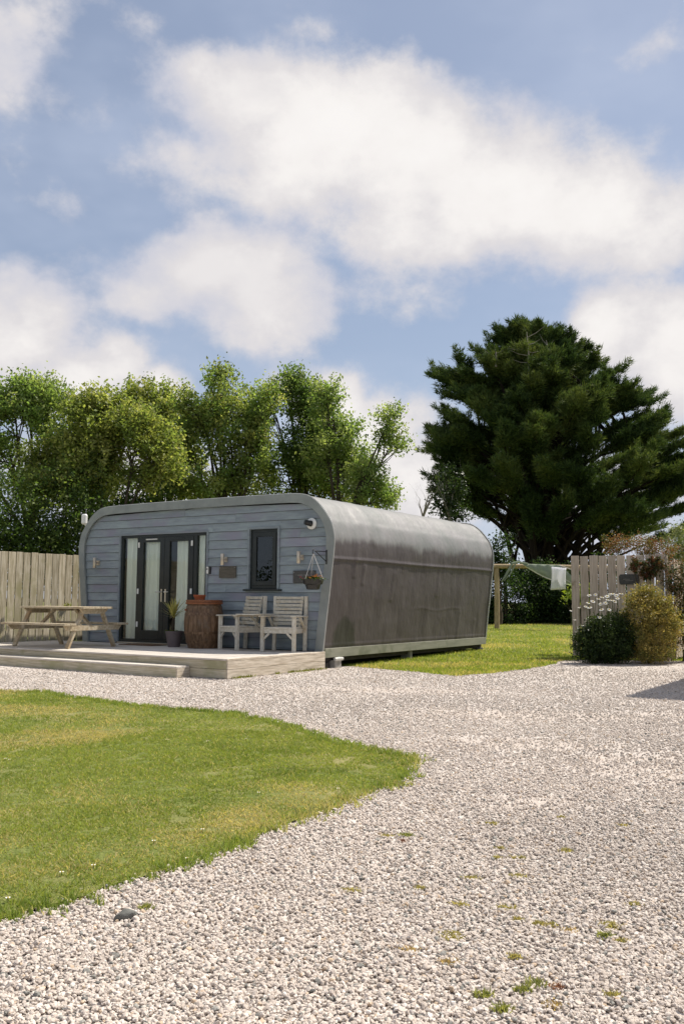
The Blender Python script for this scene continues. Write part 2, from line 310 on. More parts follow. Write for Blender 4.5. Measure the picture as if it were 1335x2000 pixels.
# ------------------------------------------------------------------ mesh helpers
def tag(o, label=None, cat=None, group=None, kind=None):
    if label: o['label'] = label
    if cat: o['category'] = cat
    if group: o['group'] = group
    if kind: o['kind'] = kind
    return o
def empty(name, loc, rz=0.0, label=None, cat=None, group=None):
    o = bpy.data.objects.new(name, None); COL.objects.link(o); o.location = tuple(float(x) for x in loc); o.rotation_euler = (0, 0, rz)
    o.empty_display_size = .1
    return tag(o, label, cat, group)
def link(name, me, mat, parent=None, loc=None, rot=None):
    o = bpy.data.objects.new(name, me); COL.objects.link(o)
    if mat and not me.materials: me.materials.append(MATS[mat])
    o.parent = parent
    if loc is not None: o.location = tuple(float(x) for x in loc)
    if rot is not None: o.rotation_euler = rot
    return o
class MB:
    def __init__(s): s.v = []; s.f = []; s.smooth = False
    def add(s, vs, fs):
        n = len(s.v); s.v += [tuple(float(c) for c in v) for v in vs]; s.f += [tuple(i + n for i in f) for f in fs]; return s
    def box(s, x0, x1, y0, y1, z0, z1, mtx=None, bev=0.0):
        vs = [Vector(v) for v in ((x0,y0,z0),(x1,y0,z0),(x1,y1,z0),(x0,y1,z0),(x0,y0,z1),(x1,y0,z1),(x1,y1,z1),(x0,y1,z1))]
        if mtx: vs = [mtx @ v for v in vs]
        return s.add(vs, [(0,3,2,1),(4,5,6,7),(0,1,5,4),(1,2,6,5),(2,3,7,6),(3,0,4,7)])
    def beam(s, p0, p1, w, h, side=(0, 0, 1)):        # rectangular bar from p0 to p1
        p0, p1 = Vector(p0), Vector(p1); d = (p1 - p0).normalized(); sd = Vector(side)
        a = d.cross(sd).normalized(); b = a.cross(d).normalized()
        vs = []
        for p in (p0, p1):
            for (i, j) in ((-1,-1),(1,-1),(1,1),(-1,1)): vs.append(p + a*(i*w/2) + b*(j*h/2))
        return s.add(vs, [(3,2,1,0),(4,5,6,7),(0,1,5,4),(1,2,6,5),(2,3,7,6),(3,0,4,7)])
    def tube(s, pts, rad, n=8, cap=True):
        pts = [Vector(p) for p in pts]; rings = []; N = len(pts)
        if not isinstance(rad, (list, tuple)): rad = [rad]*N
        ref = Vector((0.3, 0.2, 0.93)).normalized(); vs = []; fs = []
        for i, p in enumerate(pts):
            d = (pts[min(i+1, N-1)] - pts[max(i-1, 0)]).normalized()
            if abs(d.dot(ref)) > .97: ref = Vector((.9, .3, .1)).normalized()
            a = d.cross(ref).normalized(); b = d.cross(a).normalized()
            for k in range(n):
                t = 2*math.pi*k/n; vs.append(p + (a*math.cos(t) + b*math.sin(t))*rad[i])
        for i in range(N-1):
            for k in range(n):
                k2 = (k+1) % n; fs.append((i*n+k, i*n+k2, (i+1)*n+k2, (i+1)*n+k))
        if cap: fs.append(tuple(range(n))[::-1]); fs.append(tuple((N-1)*n + k for k in range(n)))
        s.smooth = True
        return s.add(vs, fs)
    def lathe(s, prof, n=24, center=(0, 0, 0), cap=True):
        vs = []; fs = []
        for (r, z) in prof:
            for k in range(n):
                t = 2*math.pi*k/n; vs.append((center[0]+r*math.cos(t), center[1]+r*math.sin(t), center[2]+z))
        for i in range(len(prof)-1):
            for k in range(n):
                k2 = (k+1) % n; fs.append((i*n+k, i*n+k2, (i+1)*n+k2, (i+1)*n+k))
        if cap: fs.append(tuple(range(n))[::-1]); fs.append(tuple((len(prof)-1)*n + k for k in range(n)))
        return s.add(vs, fs)
    def build(s, name, mat, parent=None, loc=None, rot=None, bevel=0.0, smooth=None):
        me = bpy.data.meshes.new(name); me.from_pydata(s.v, [], s.f)
        if bevel:
            bm = bmesh.new(); bm.from_mesh(me)
            bmesh.ops.bevel(bm, geom=list(bm.edges), offset=bevel, segments=1, affect='EDGES', profile=.5)
            bm.to_mesh(me); bm.free()
        if (s.smooth if smooth is None else smooth):
            me.polygons.foreach_set('use_smooth', [True]*len(me.polygons))
            me.set_sharp_from_angle(angle=R(40))
        me.update()
        return link(name, me, mat, parent, loc, rot)
def raw_mesh(name, V, F, tint=None, smooth=False):
    """V (n,3), F (m,k) arrays, tint (n,3) colours"""
    V = np.ascontiguousarray(V, dtype=np.float32); F = np.ascontiguousarray(F, dtype=np.int32); k = F.shape[1]
    me = bpy.data.meshes.new(name); me.vertices.add(len(V)); me.vertices.foreach_set('co', V.ravel())
    me.loops.add(F.size); me.loops.foreach_set('vertex_index', F.ravel())
    me.polygons.add(len(F)); me.polygons.foreach_set('loop_start', np.arange(0, F.size, k, dtype=np.int32))
    me.polygons.foreach_set('loop_total', np.full(len(F), k, dtype=np.int32))
    if smooth: me.polygons.foreach_set('use_smooth', np.ones(len(F), dtype=bool))
    if tint is not None:
        a = me.attributes.new('tint', 'FLOAT_COLOR', 'POINT')
        a.data.foreach_set('color', np.concatenate([tint, np.ones((len(tint), 1))], 1).astype(np.float32).ravel())
    me.update(calc_edges=True)
    return me
def unit(v): return v/np.maximum(1e-9, np.linalg.norm(v, axis=-1, keepdims=True))
def rand_dirs(n): return unit(RNG.normal(size=(n, 3)))
def vnoise(P, seed=0):
    """smooth value noise, P (n,d)"""
    P = np.asarray(P, float); I = np.floor(P).astype(np.int64); f = P - I; f = f*f*(3 - 2*f); d = P.shape[1]
    out = np.zeros(len(P))
    for c in range(2**d):
        w = np.ones(len(P)); h = np.full(len(P), seed*7919 + 17, dtype=np.int64)
        for k in range(d):
            b = (c >> k) & 1; w = w*(f[:, k] if b else 1 - f[:, k]); h = (h*31 + (I[:, k] + b)*(374761393 + 668265263*k)) & 0xffffffff
        h = (h ^ (h >> 13))*1274126177 & 0xffffffff; h = h ^ (h >> 16)
        out += w*((h & 0xffff)/65535.0)
    return out
def fbm(P, seed=0, oct=4):
    o = 0; a = .5; P = np.asarray(P, float)
    for i in range(oct): o = o + a*vnoise(P*2**i, seed + i); a *= .5
    return o/(1 - .5**oct)
def leaf_mesh(name, C, D, S, asp, tint, droop=.25):
    """diamond leaves: centres C, direction D, length S, width asp*S"""
    n = len(C); D = unit(D); side = unit(np.cross(D, rand_dirs(n) + np.array([.25, .1, .75]))); nn = np.cross(side, D)
    S = S[:, None] if np.ndim(S) else S
    b = C - D*S*.5; t = C + D*S*.5 - nn*S*droop*.5; m = C - D*S*.05 + nn*S*droop*.25
    l = m + side*S*asp*.5; r = m - side*S*asp*.5
    V = np.stack([b, r, t, l], 1).reshape(-1, 3); F = np.arange(4*n).reshape(n, 4)
    return raw_mesh(name, V, F, np.repeat(tint, 4, axis=0))
def blade_mesh(name, B, T, Wd, tint):
    """triangles from base B to tip T, base width Wd"""
    n = len(B); d = T - B; side = unit(np.cross(d, rand_dirs(n)))*(Wd[:, None] if np.ndim(Wd) else Wd)*.5
    V = np.stack([B - side, B + side, T], 1).reshape(-1, 3); F = np.arange(3*n).reshape(n, 3)
    return raw_mesh(name, V, F, np.repeat(tint, 3, axis=0))
def inside(poly, X, Y):
    poly = np.asarray(poly)[:, :2]; r = np.zeros(len(X), bool); j = len(poly) - 1
    for i in range(len(poly)):
        xi, yi = poly[i]; xj, yj = poly[j]
        c = ((yi > Y) != (yj > Y)) & (X < (xj - xi)*(Y - yi)/(yj - yi + 1e-12) + xi); r ^= c; j = i
    return r
def wobble(poly, step=.12, amp=.05, seed=0):
    out = []
    n = len(poly)
    for i in range(n):
        a = np.array(poly[i][:2]); b = np.array(poly[(i+1) % n][:2]); L = np.linalg.norm(b - a)
        k = max(1, int(L/step)) if L < 4 else max(1, int(L/.6))
        for q in range(k): out.append(a + (b - a)*q/k)
    out = np.array(out)
    nx = vnoise(out*2.1, seed) + .5*vnoise(out*7.3, seed + 3) - .75; ny = vnoise(out*2.1, seed + 9) + .5*vnoise(out*7.3, seed + 5) - .75
    return out + np.stack([nx, ny], 1)*amp*2
#@@SETTING@@
# ================================================================== SETTING
def build_ground():
    def lines(lo, hi, near, far):
        a = [near[0] + (near[1]-near[0])*i/near[2] for i in range(near[2]+1)]
        return np.array([lo, lo*.5, lo*.2] + a + [hi*.2, hi*.5, hi])
    xs = lines(-900, 900, (-30, 30, 24), 0); ys = lines(-400, 1500, (-16, 50, 44), 0)
    ys = np.unique(ys)
    X, Y = np.meshgrid(xs, ys); Z = ground_z(X, Y) - .006
    V = np.stack([X, Y, Z], -1).reshape(-1, 3); nx = len(xs); F = []
    for j in range(len(ys)-1):
        for i in range(nx-1): F.append((j*nx+i, j*nx+i+1, (j+1)*nx+i+1, (j+1)*nx+i))
    tag(link('ground', raw_mesh('ground', V, F, smooth=True), 'lawn_ground'), kind='structure')
GRAVEL = [(-15, -6), (15, -6), (15, 19), (7.1, 19), (5.55, 19.28), (4.58, 18.85), (4.1, 17.95), (3.57, 17.03), (2.57, 15.62), (1.89, 15.03),
          (1.2, 15.94), (.51, 16.72), (-.05, 17.3), (-2, 18.5), (-6, 20), (-10, 19.6), (-15, 19)]
LAWN = [(-15, 13.2), (-8, 12.6), (-4.43, 11.96), (-3.70, 11.75), (-2.81, 10.87), (-1.91, 10.26), (-1.17, 9.80), (-.56, 9.1), (-.16, 8.15), (.14, 7.55), (.42, 7.32), (.63, 7.2), (.56, 6.85),
        (.33, 6.12), (.08, 5.59), (-.28, 4.96), (-.53, 4.555), (-.765, 4.21), (-.98, 3.88), (-1.15, 3.69), (-1.28, 3.55), (-2.0, 2.6), (-3.2, 1.2), (-15, -3)]
GRAVEL_W = wobble(GRAVEL, .15, .07, 1); LAWN_W = wobble(LAWN, .08, .085, 2)
def sheet(name, poly, mat, dz):
    bm = bmesh.new(); vs = [bm.verts.new((p[0], p[1], float(ground_z(p[0], p[1])) + dz)) for p in poly]
    f = bm.faces.new(vs); f.normal_update()
    if f.normal.z < 0: f.normal_flip()
    bmesh.ops.triangulate(bm, faces=[f]); me = bpy.data.meshes.new(name); bm.to_mesh(me); bm.free()
    return tag(link(name, me, mat), kind='structure')
def build_gravel_stones():
    # loose stones lying on the drive, each an instance of a few lumpy stone shapes
    n = 420000; y = 1.8 + (19.4 - 1.8)*RNG.uniform(0, 1, n)**1.75; x = RNG.uniform(-1, 1, n)*(.40*y + 1.2); P = np.stack([x, y], 1)
    wgt = np.clip(8200*np.minimum(1, (4.5/y)**2.1)/(n/(2*(.40*y + 1.2))*((y - 1.8)/17.6)**(1/1.75 - 1)/1.75/17.6), 0, 1)
    P = P[RNG.uniform(0, 1, n) < wgt]; J = P + RNG.normal(0, .03, P.shape)
    P = P[inside(GRAVEL_W, P[:, 0], P[:, 1]) & ~inside(LAWN_W, J[:, 0], J[:, 1])]
    fm = np.full(len(P), -9.0)
    for (fx, fy, rx, ry) in FINES: fm = np.maximum(fm, 1 - ((P[:, 0] - fx)/rx)**2 - ((P[:, 1] - fy)/ry)**2)
    P = P[RNG.uniform(0, 1, len(P)) > .62*np.clip(fm + (fbm(P*3.0, 71) - .5)*2.4, 0, 1)]
    # keep off the deck
    q = P - ORG[:2]; u = q @ UV_[:2]; v = q @ EV[:2]
    P = P[~((v > -2.74) & (u < .02)) & ~((v > -3.02) & (u < -.74))]; n = len(P)
    s = .0056*np.exp(RNG.normal(0, .27, n)); s = np.clip(s, .0032, .0115)*(1 + .008*P[:, 1])
    me = bpy.data.meshes.new('gravel'); me.vertices.add(n)
    z = ground_z(P[:, 0], P[:, 1]) + .006 + s*RNG.uniform(-.2, .5, n)
    me.vertices.foreach_set('co', np.stack([P[:, 0], P[:, 1], z], 1).astype(np.float32).ravel())
    sc = s[:, None]*np.stack([RNG.uniform(.9, 1.5, n), RNG.uniform(.8, 1.15, n), RNG.uniform(.55, .9, n)], 1)
    rot = np.stack([RNG.normal(0, .35, n), RNG.normal(0, .35, n), RNG.uniform(0, 6.283, n)], 1)
    a = me.attributes.new('stone_scale', 'FLOAT_VECTOR', 'POINT'); a.data.foreach_set('vector', sc.astype(np.float32).ravel())
    a = me.attributes.new('stone_rot', 'FLOAT_VECTOR', 'POINT'); a.data.foreach_set('vector', rot.astype(np.float32).ravel())
    a = me.attributes.new('stone_kind', 'INT', 'POINT'); a.data.foreach_set('value', RNG.integers(0, 4, n).astype(np.int32))
    t = RNG.uniform(0, 1, n)
    lo = np.array([.455, .402, .358]); hi = np.array([.66, .605, .553])
    col = lo + (hi - lo)*RNG.uniform(0, 1, n)[:, None]
    col = np.where((t < .055)[:, None], np.array([.24, .24, .225])*RNG.uniform(.7, 1.5, n)[:, None], col)
    col = np.where(((t > .07) & (t < .10))[:, None], np.array([.50, .40, .30])*RNG.uniform(.8, 1.2, n)[:, None], col)
    col = np.where((t > .93)[:, None], np.array([.70, .66, .62]), col)
    col = col*np.array([1.02, 1.0, .975]); patch = fbm(P*.8, 5); col = col*(.80 + .36*patch)[:, None]
    a = me.attributes.new('tint', 'FLOAT_COLOR', 'POINT'); a.data.foreach_set('color', np.concatenate([col, np.ones((n, 1))], 1).astype(np.float32).ravel())
    me.update()
    o = tag(link('gravel', me, 'gravel_stone'), 'loose pale pinkish grey gravel stones covering the drive', 'gravel', kind='stuff')
    ng = bpy.data.node_groups.new('gravel_scatter', 'GeometryNodeTree')
    ng.interface.new_socket('Geometry', in_out='INPUT', socket_type='NodeSocketGeometry'); ng.interface.new_socket('Geometry', in_out='OUTPUT', socket_type='NodeSocketGeometry')
    g = NT(ng); gi = g.n('NodeGroupInput'); go = g.n('NodeGroupOutput')
    def attr(nm, ty): return g.n('GeometryNodeInputNamedAttribute', {'Name': nm}, data_type=ty).outputs[0]
    join = g.n('GeometryNodeGeometryToInstance')
    for k in range(4):
        ico = g.n('GeometryNodeMeshIcoSphere', {'Radius': 1.0, 'Subdivisions': 2})
        nz = g.n('ShaderNodeTexNoise', {'Vector': g.n('ShaderNodeVectorMath', {0: g.n('GeometryNodeInputPosition').outputs[0], 1: (k*5.3, k*2.1, k*7.7)}, operation='ADD').outputs[0], 'Scale': 1.1, 'Detail': 1.0})
        off = g.n('ShaderNodeVectorMath', {0: g.n('ShaderNodeVectorMath', {0: nz.outputs[1], 1: (.5, .5, .5)}, operation='SUBTRACT').outputs[0], 1: (1.05, 1.05, 1.05)}, operation='MULTIPLY').outputs[0]
        sp = g.n('GeometryNodeSetPosition', {'Geometry': ico.outputs[0], 'Offset': off})
        sm = g.n('GeometryNodeSetMaterial', {'Geometry': sp.outputs[0], 'Material': MATS['gravel_stone']})
        ng.links.new(sm.outputs[0], join.inputs[0])
    iop = g.n('GeometryNodeInstanceOnPoints', {'Points': gi.outputs[0], 'Instance': join.outputs[0], 'Pick Instance': True,
              'Instance Index': attr('stone_kind', 'INT'), 'Scale': attr('stone_scale', 'FLOAT_VECTOR')})
    e2r = g.n('FunctionNodeEulerToRotation', {0: attr('stone_rot', 'FLOAT_VECTOR')}); ng.links.new(e2r.outputs[0], iop.inputs['Rotation'])
    ng.links.new(iop.outputs[0], go.inputs[0])
    md = o.modifiers.new('scatter', 'NODES'); md.node_group = ng
def grass_tint(P, n):
    a = fbm(P*.9, 21); b = fbm(P*2.6, 33); k = RNG.uniform(0, 1, n)
    green = np.array([.215, .280, .064]); dark = np.array([.145, .205, .040]); straw = np.array([.56, .49, .245]); lime = np.array([.305, .352, .088])
    c = green + (lime - green)*k[:, None]
    wd = np.clip((b - .5)*4, 0, 1)[:, None]; c = c*(1 - wd*.7) + dark*wd*.7
    ws = (np.clip((a - .47)*5, 0, 1)*.75 + .09 > RNG.uniform(0, 1, n))[:, None]
    c = np.where(ws, straw*RNG.uniform(.7, 1.1, n)[:, None], c)
    return c*RNG.uniform(.8, 1.15, n)[:, None]
def build_grass():
    # front lawn
    Ps = []
    for (y0, y1, x0, x1, n) in ((2.2, 5.5, -3.6, .8, 190000), (5.5, 8.5, -4.8, 1.2, 150000), (8.5, 13.2, -7.2, 0.2, 130000)):
        Ps.append(np.stack([RNG.uniform(x0, x1, n), RNG.uniform(y0, y1, n)], 1))
    P = np.concatenate(Ps)
    # clumping
    keep = inside(LAWN_W, P[:, 0], P[:, 1]) & (fbm(P*9, 3, 3) > .30); P = P[keep]; n = len(P)
    h = (.007 + .013*fbm(P*3.1, 8))*RNG.uniform(.6, 1.45, n)*(1 + .03*P[:, 1]); a = RNG.uniform(0, 6.283, n); ln = np.abs(RNG.normal(0, 1.0, n))
    B = np.stack([P[:, 0], P[:, 1], np.full(n, .008)], 1); T = B + np.stack([np.cos(a)*h*ln, np.sin(a)*h*ln, h], 1)
    me = blade_mesh('front_lawn_grass', B, T,   .0030 + .0008*P[:, 1], grass_tint(P, n))
    tag(link('front_lawn_grass', me, 'grass_blade'), 'short mown grass with straw patches on the front lawn', 'grass', kind='stuff')
    # straggling edge tufts on the gravel border
    idx = RNG.integers(0, len(LAWN_W), 2600); E = LAWN_W[idx]; E = E[(E[:, 0] > -8) & (E[:, 1] > 2)]
    C = E + RNG.normal(0, .05, E.shape); n0 = len(C); k = 9
    P = np.repeat(C, k, 0) + RNG.normal(0, .014, (n0*k, 2)); n = len(P)
    h = .042*RNG.uniform(.3, 1.2, n); a = RNG.uniform(0, 6.283, n); ln = np.abs(RNG.normal(0, .7, n))
    B = np.stack([P[:, 0], P[:, 1], np.full(n, .006)], 1); T = B + np.stack([np.cos(a)*h*ln, np.sin(a)*h*ln, h], 1)
    tag(link('lawn_edge_grass', blade_mesh('lawn_edge_grass', B, T, .0045 + .0006*P[:, 1], grass_tint(P, n)*np.array([.85, .92, .9])), 'grass_blade'),
        'straggling grass along the edge where the front lawn meets the gravel', 'grass', kind='stuff')
    # back lawn beside and behind the pod
    n = 230000; y = 14.8 + (38 - 14.8)*RNG.uniform(0, 1, n)**1.5; x = RNG.uniform(-1, 1, n); x = x*(.42*y + 1) ; P = np.stack([x, y], 1)
    q = P - ORG[:2]; u = q @ UV_[:2]; v = q @ EV[:2]
    keep = ~inside(GRAVEL_W, x, y) & ~((u < -.25) & (u > -6.1) & (v > -.1) & (v < 7.0)) & (x > -1.5); P = P[keep]; n = len(P)
    h = (.03 + .025*fbm(P*2, 8))*RNG.uniform(.6, 1.4, n); a = RNG.uniform(0, 6.283, n); ln = np.abs(RNG.normal(0, .6, n))
    B = np.stack([P[:, 0], P[:, 1], ground_z(P[:, 0], P[:, 1]) - .008], 1); T = B + np.stack([np.cos(a)*h*ln, np.sin(a)*h*ln, h], 1)
    tag(link('back_lawn_grass', blade_mesh('back_lawn_grass', B, T, .018, grass_tint(P, n)*np.array([1.05, 1.08, .9])), 'grass_blade'),
        'sunlit mown grass of the back lawn beside and behind the pod', 'grass', kind='stuff')
build_ground()
sheet('gravel_drive', GRAVEL_W, 'gravel_sheet', .0)
sheet('front_lawn', LAWN_W, 'lawn_ground', .012)
build_gravel_stones()
build_grass()
# ================================================================== POD
POD_ROT = -TH
POD_BASE = (ORG[0], ORG[1], 0.0)
UC = -3.11
OUT_R = [(0.0,-.02),(.074,.62),(.130,1.05),(.168,1.40),(.203,1.67),(.224,1.90),(.219,2.11),(.155,2.325),(.075,2.45),(-.01,2.56),(-.15,2.705),(-.33,2.82),(-.56,2.872),(-.90,2.886),(-1.7,2.894),(UC,2.898)]
IN_R = [(-.166,-.02),(-.098,.62),(-.042,1.05),(.0,1.36),(.040,1.64),(.056,1.90),(.050,2.11),(-.015,2.31),(-.10,2.44),(-.21,2.55),(-.36,2.645),(-.54,2.700),(-.70,2.715),(-.90,2.722),(-1.7,2.730),(UC,2.734)]
def smooth_profile(p, n=64):
    # Catmull-Rom through the points, even steps
    P = [np.array(q) for q in p]; P = [2*P[0]-P[1]] + P + [P[-1] + (P[-1]-P[-2])]; out = []
    for i in range(1, len(P)-2):
        for k in range(8):
            t = k/8; a, b, c, d = P[i-1], P[i], P[i+1], P[i+2]
            out.append(.5*((2*b) + (c-a)*t + (2*a-5*b+4*c-d)*t*t + (3*b-a-3*c+d)*t**3))
    out.append(P[-2]); out = np.array(out)
    L = np.concatenate([[0], np.cumsum(np.linalg.norm(np.diff(out, axis=0), axis=1))]); s = np.linspace(0, L[-1], n)
    return np.stack([np.interp(s, L, out[:, 0]), np.interp(s, L, out[:, 1])], 1)
def full_profile(p, n=230):
    r = smooth_profile(p, n); l = r[::-1][1:].copy(); l[:, 0] = 2*UC - l[:, 0]
    return np.concatenate([r, l])           # from right foot over the roof to left foot
OUTP = full_profile(OUT_R); INP = full_profile(IN_R)
def inner_u(z):                              # right inner edge of the trim at height z
    r = smooth_profile(IN_R, 200); i = np.argmax(r[:, 0]); zz = r[:, 1]; o = np.argsort(zz); return float(np.interp(z, zz[o], r[o, 0]))
DOOR = (-5.236, -2.79, .03, 2.265); WIN = (-1.775, -1.015, 1.095, 2.30)

def build_pod():
    pod = empty('glamping_pod', POD_BASE, POD_ROT, 'blue grey clad holiday pod with curved dark membrane roof standing on low blocks', 'pod')
    Z = lambda z: z + DECK
    # --- membrane shell, roof and both side walls in one curved sheet with seam ridge and wrinkles
    prof = OUTP.copy(); nP = len(prof); nV = 150
    d = np.gradient(prof, axis=0); nrm = unit(np.stack([d[:, 1], -d[:, 0]], 1))      # outward
    L = np.concatenate([[0], np.cumsum(np.linalg.norm(np.diff(prof, axis=0), axis=1))])
    V = np.zeros((nV, nP, 3)); vv = np.linspace(-.035, 7.06, nV)
    for j, v in enumerate(vv):
        q = np.stack([L*1.0, np.full(nP, v)], 1)
        dis = (fbm(q*1.3, 4) - .5)*.030 + (vnoise(q*np.array([.8, 5.0]), 12) - .5)*.010
        dis *= np.clip((v + .035)/.25, 0, 1)*np.clip((7.06 - v)/.25, 0, 1)*.9 + .1
        zz = prof[:, 1]; seam_z = 1.665 + .006*math.sin(v*1.3)
        dis += .022*np.exp(-((zz - seam_z)/.022)**2)*(np.abs(prof[:, 0] - UC) > 2)
        dis += .005*np.exp(-((zz - .74 - .03*math.sin(v*4))/.02)**2)*np.clip((v - 3.0)*2, 0, 1)*np.clip((5.6 - v)*4, 0, 1)*(prof[:, 0] > -1) + .008*np.exp(-((zz - .10)/.02)**2)*(prof[:, 0] > -1)
        for (wv, z0, z1) in ((.72, 1.35, 2.0), (1.05, 1.2, 1.6), (5.4, .0, .70), (2.2, .9, 1.5), (4.2, 1.0, 1.62), (6.3, .05, .5)):      # loose vertical folds
            dis += .010*np.exp(-((v - wv - .08*(zz - z0))/.045)**2)*((zz > z0) & (zz < z1))*(prof[:, 0] > -1)
        P2 = prof - nrm*.012 + nrm*dis[:, None]*1.0
        V[j, :, 0] = P2[:, 0]; V[j, :, 1] = v; V[j, :, 2] = P2[:, 1] + DECK
    F = [(j*nP+i, j*nP+i+1, (j+1)*nP+i+1, (j+1)*nP+i) for j in range(nV-1) for i in range(nP-1)]
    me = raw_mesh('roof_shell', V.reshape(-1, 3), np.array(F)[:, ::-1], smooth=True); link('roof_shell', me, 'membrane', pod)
    # back wall
    mb = MB(); pts = [(p[0], 7.03, Z(p[1])) for p in prof]; mb.add(pts, [tuple(range(len(pts)))]); mb.build('back_wall', 'interior', pod)
    # rear edge bead
    MB().tube([(p[0], 7.06, Z(p[1])) for p in prof[::6]], .018, 6).build('rear_edge_bead', 'edge_metal', pod)
    # --- front trim arch
    mb = MB(); n = len(OUTP); y0, y1 = -.075, -.03
    o = [(p[0], Z(p[1])) for p in OUTP]; i_ = [(p[0], Z(p[1])) for p in INP]
    vs = [(a, y0, b) for a, b in o] + [(a, y0, b) for a, b in i_] + [(a, y1, b) for a, b in o] + [(a, y1, b) for a, b in i_]; fs = []
    for k in range(n-1):
        fs += [(k, k+1, n+k+1, n+k), (2*n+k, k, k+1, 2*n+k+1)[::-1], (n+k, n+k+1, 3*n+k+1, 3*n+k)]
    fs += [(0, n, 3*n, 2*n), (n-1, 2*n-1, 4*n-1, 3*n-1)]
    mb.add(vs, fs); mb.smooth = True; mb.build('front_trim', 'trim_paint', pod)
    MB().tube([(p[0] + .004*q[0], -.055, Z(p[1]) + .004*q[1]) for p, q in zip(OUTP[::3], nrm[::3])], .008, 6).build('trim_edge_strip', 'edge_metal', pod)
    # --- lapped cladding boards, cut round the door and window
    rows = []; z1 = 2.74; zl = [2.5719 - k*.1693 for k in range(16)]
    hi = z1
    for z in zl:
        lo = max(z, .0)
        if lo >= hi: break
        rows.append((lo, hi)); hi = lo
    if hi > .0: rows.append((.0, hi))
    joints = {0: [-3.42], 1: [-2.1], 2: [-2.66], 3: [-.55], 9: [-2.3], 10: [-5.7], 12: [-.9]}
    back = MB()
    def board(u0, u1, lo, hi, endL, endR):
        if hi - lo < .012 or u1 - u0 < .02: return
        rowh = .1693; mb = MB(); ks = [0, .33, .66, 1.0]; top = hi + .002; lo = lo + (.007 if abs(lo - rowlo) < 1e-6 else 0)
        col = []
        for t in ks:
            z = lo + (top - lo)*t; a = (2*UC - inner_u(z) - .06) if endL else u0; b = (inner_u(z) + .06) if endR else u1
            y = -.026 + .018*((z - rowlo)/rowh)
            col.append((a, b, y, z))
        vs = []; fs = []
        for (a, b, y, z) in col: vs += [(a, y, Z(z)), (b, y, Z(z)), (a, y + .014, Z(z)), (b, y + .014, Z(z))]
        for k in range(3): q = 4*k; fs += [(q, q+1, q+5, q+4), (q+2, q+6, q+7, q+3), (q, q+4, q+6, q+2), (q+1, q+3, q+7, q+5)]
        fs += [(0, 2, 3, 1), (12, 13, 15, 14)]
        mb.add(vs, fs); mb.build('cladding_board', 'siding', pod)
        a, b = (col[0][0], col[0][1]); a2, b2 = (col[3][0], col[3][1]); back.add([(a, .012, Z(lo - .010)), (b, .012, Z(lo - .010)), (b2, .012, Z(hi + .003)), (a2, .012, Z(hi + .003))], [(0, 1, 2, 3)])
    for k, (lo, hi) in enumerate(rows):
        rowlo = lo
        bp = [-7.0] + sorted(joints.get(k, [])) + [1.0]
        segs = [(bp[i] + (.002 if i else 0), bp[i+1] - (.002 if i < len(bp)-2 else 0)) for i in range(len(bp)-1)]
        for op in (DOOR, WIN):
            ns = []
            for (a, b) in segs:
                if op[3] > lo + .002 and op[2] < hi - .002 and b > op[0] and a < op[1]:
                    if a < op[0]: ns.append((a, op[0]))
                    if b > op[1]: ns.append((op[1], b))
                    if op[3] < hi - .012: board(max(a, op[0]) + .001, min(b, op[1]) - .001, op[3], hi, False, False)
                    if op[2] > lo + .012: board(max(a, op[0]) + .001, min(b, op[1]) - .001, lo, op[2], False, False)
                else: ns.append((a, b))
            segs = ns
        for (a, b) in segs: board(a, b, lo, hi, a < -6.5, b > .5)
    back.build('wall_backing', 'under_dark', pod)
    # --- french doors with side lights
    u0, u1, z0, z1 = DOOR; dr = MB()
    def rect(mb, a, b, c, e, w, y0, y1):           # frame of width w round a..b x c..e
        mb.box(a, a+w, y0, y1, Z(c), Z(e)); mb.box(b-w, b, y0, y1, Z(c), Z(e)); mb.box(a+w, b-w, y0, y1, Z(e-w), Z(e)); mb.box(a+w, b-w, y0, y1, Z(c), Z(c+w))
    rect(dr, u0 + .03, u1 - .02, z0, z1 - .02, .055, .0, .07)
    xs = dict(a=pod_u(246, 1150)[0], b=pod_u(266.5, 1150)[0], c=pod_u(278.5, 1150)[0], d=pod_u(311, 1150)[0], m=pod_u(320, 1150)[0], e=pod_u(330, 1150)[0], f=pod_u(366.3, 1150)[0], g=pod_u(376.5, 1150)[0], h=pod_u(383, 1150)[0], i=pod_u(405.5, 1150)[0])
    dr.box(xs['b'] - .01, xs['b'] + .025, .0, .065, Z(z0 + .055), Z(z1 - .075)); dr.box(xs['g'], xs['h'], .0, .065, Z(z0 + .055), Z(z1 - .075))
    door = dr.build('door_frame', 'frame_dark', pod)
    rt = MB(); rt.box(u0 - .012, u0 + .03, -.034, .07, Z(z0), Z(z1 + .02)); rt.box(u1 - .02, u1 + .022, -.034, .07, Z(z0), Z(z1 + .02)); rt.box(u0 + .03, u1 - .02, -.034, .07, Z(z1 - .02), Z(z1 + .02)); rt.build('door_surround', 'siding', pod)
    def pane(name, a, b, c, e, y, par): m = MB(); m.add([(a, y, Z(c)), (b, y, Z(c)), (b, y, Z(e)), (a, y, Z(e))], [(0, 1, 2, 3)]); return m.build(name, 'glass', par)
    pane('glass_pane', u0 + .085, xs['b'] - .01, z0 + .055, z1 - .075, .035, door); pane('glass_pane', xs['h'], u1 - .075, z0 + .055, z1 - .075, .035, door)
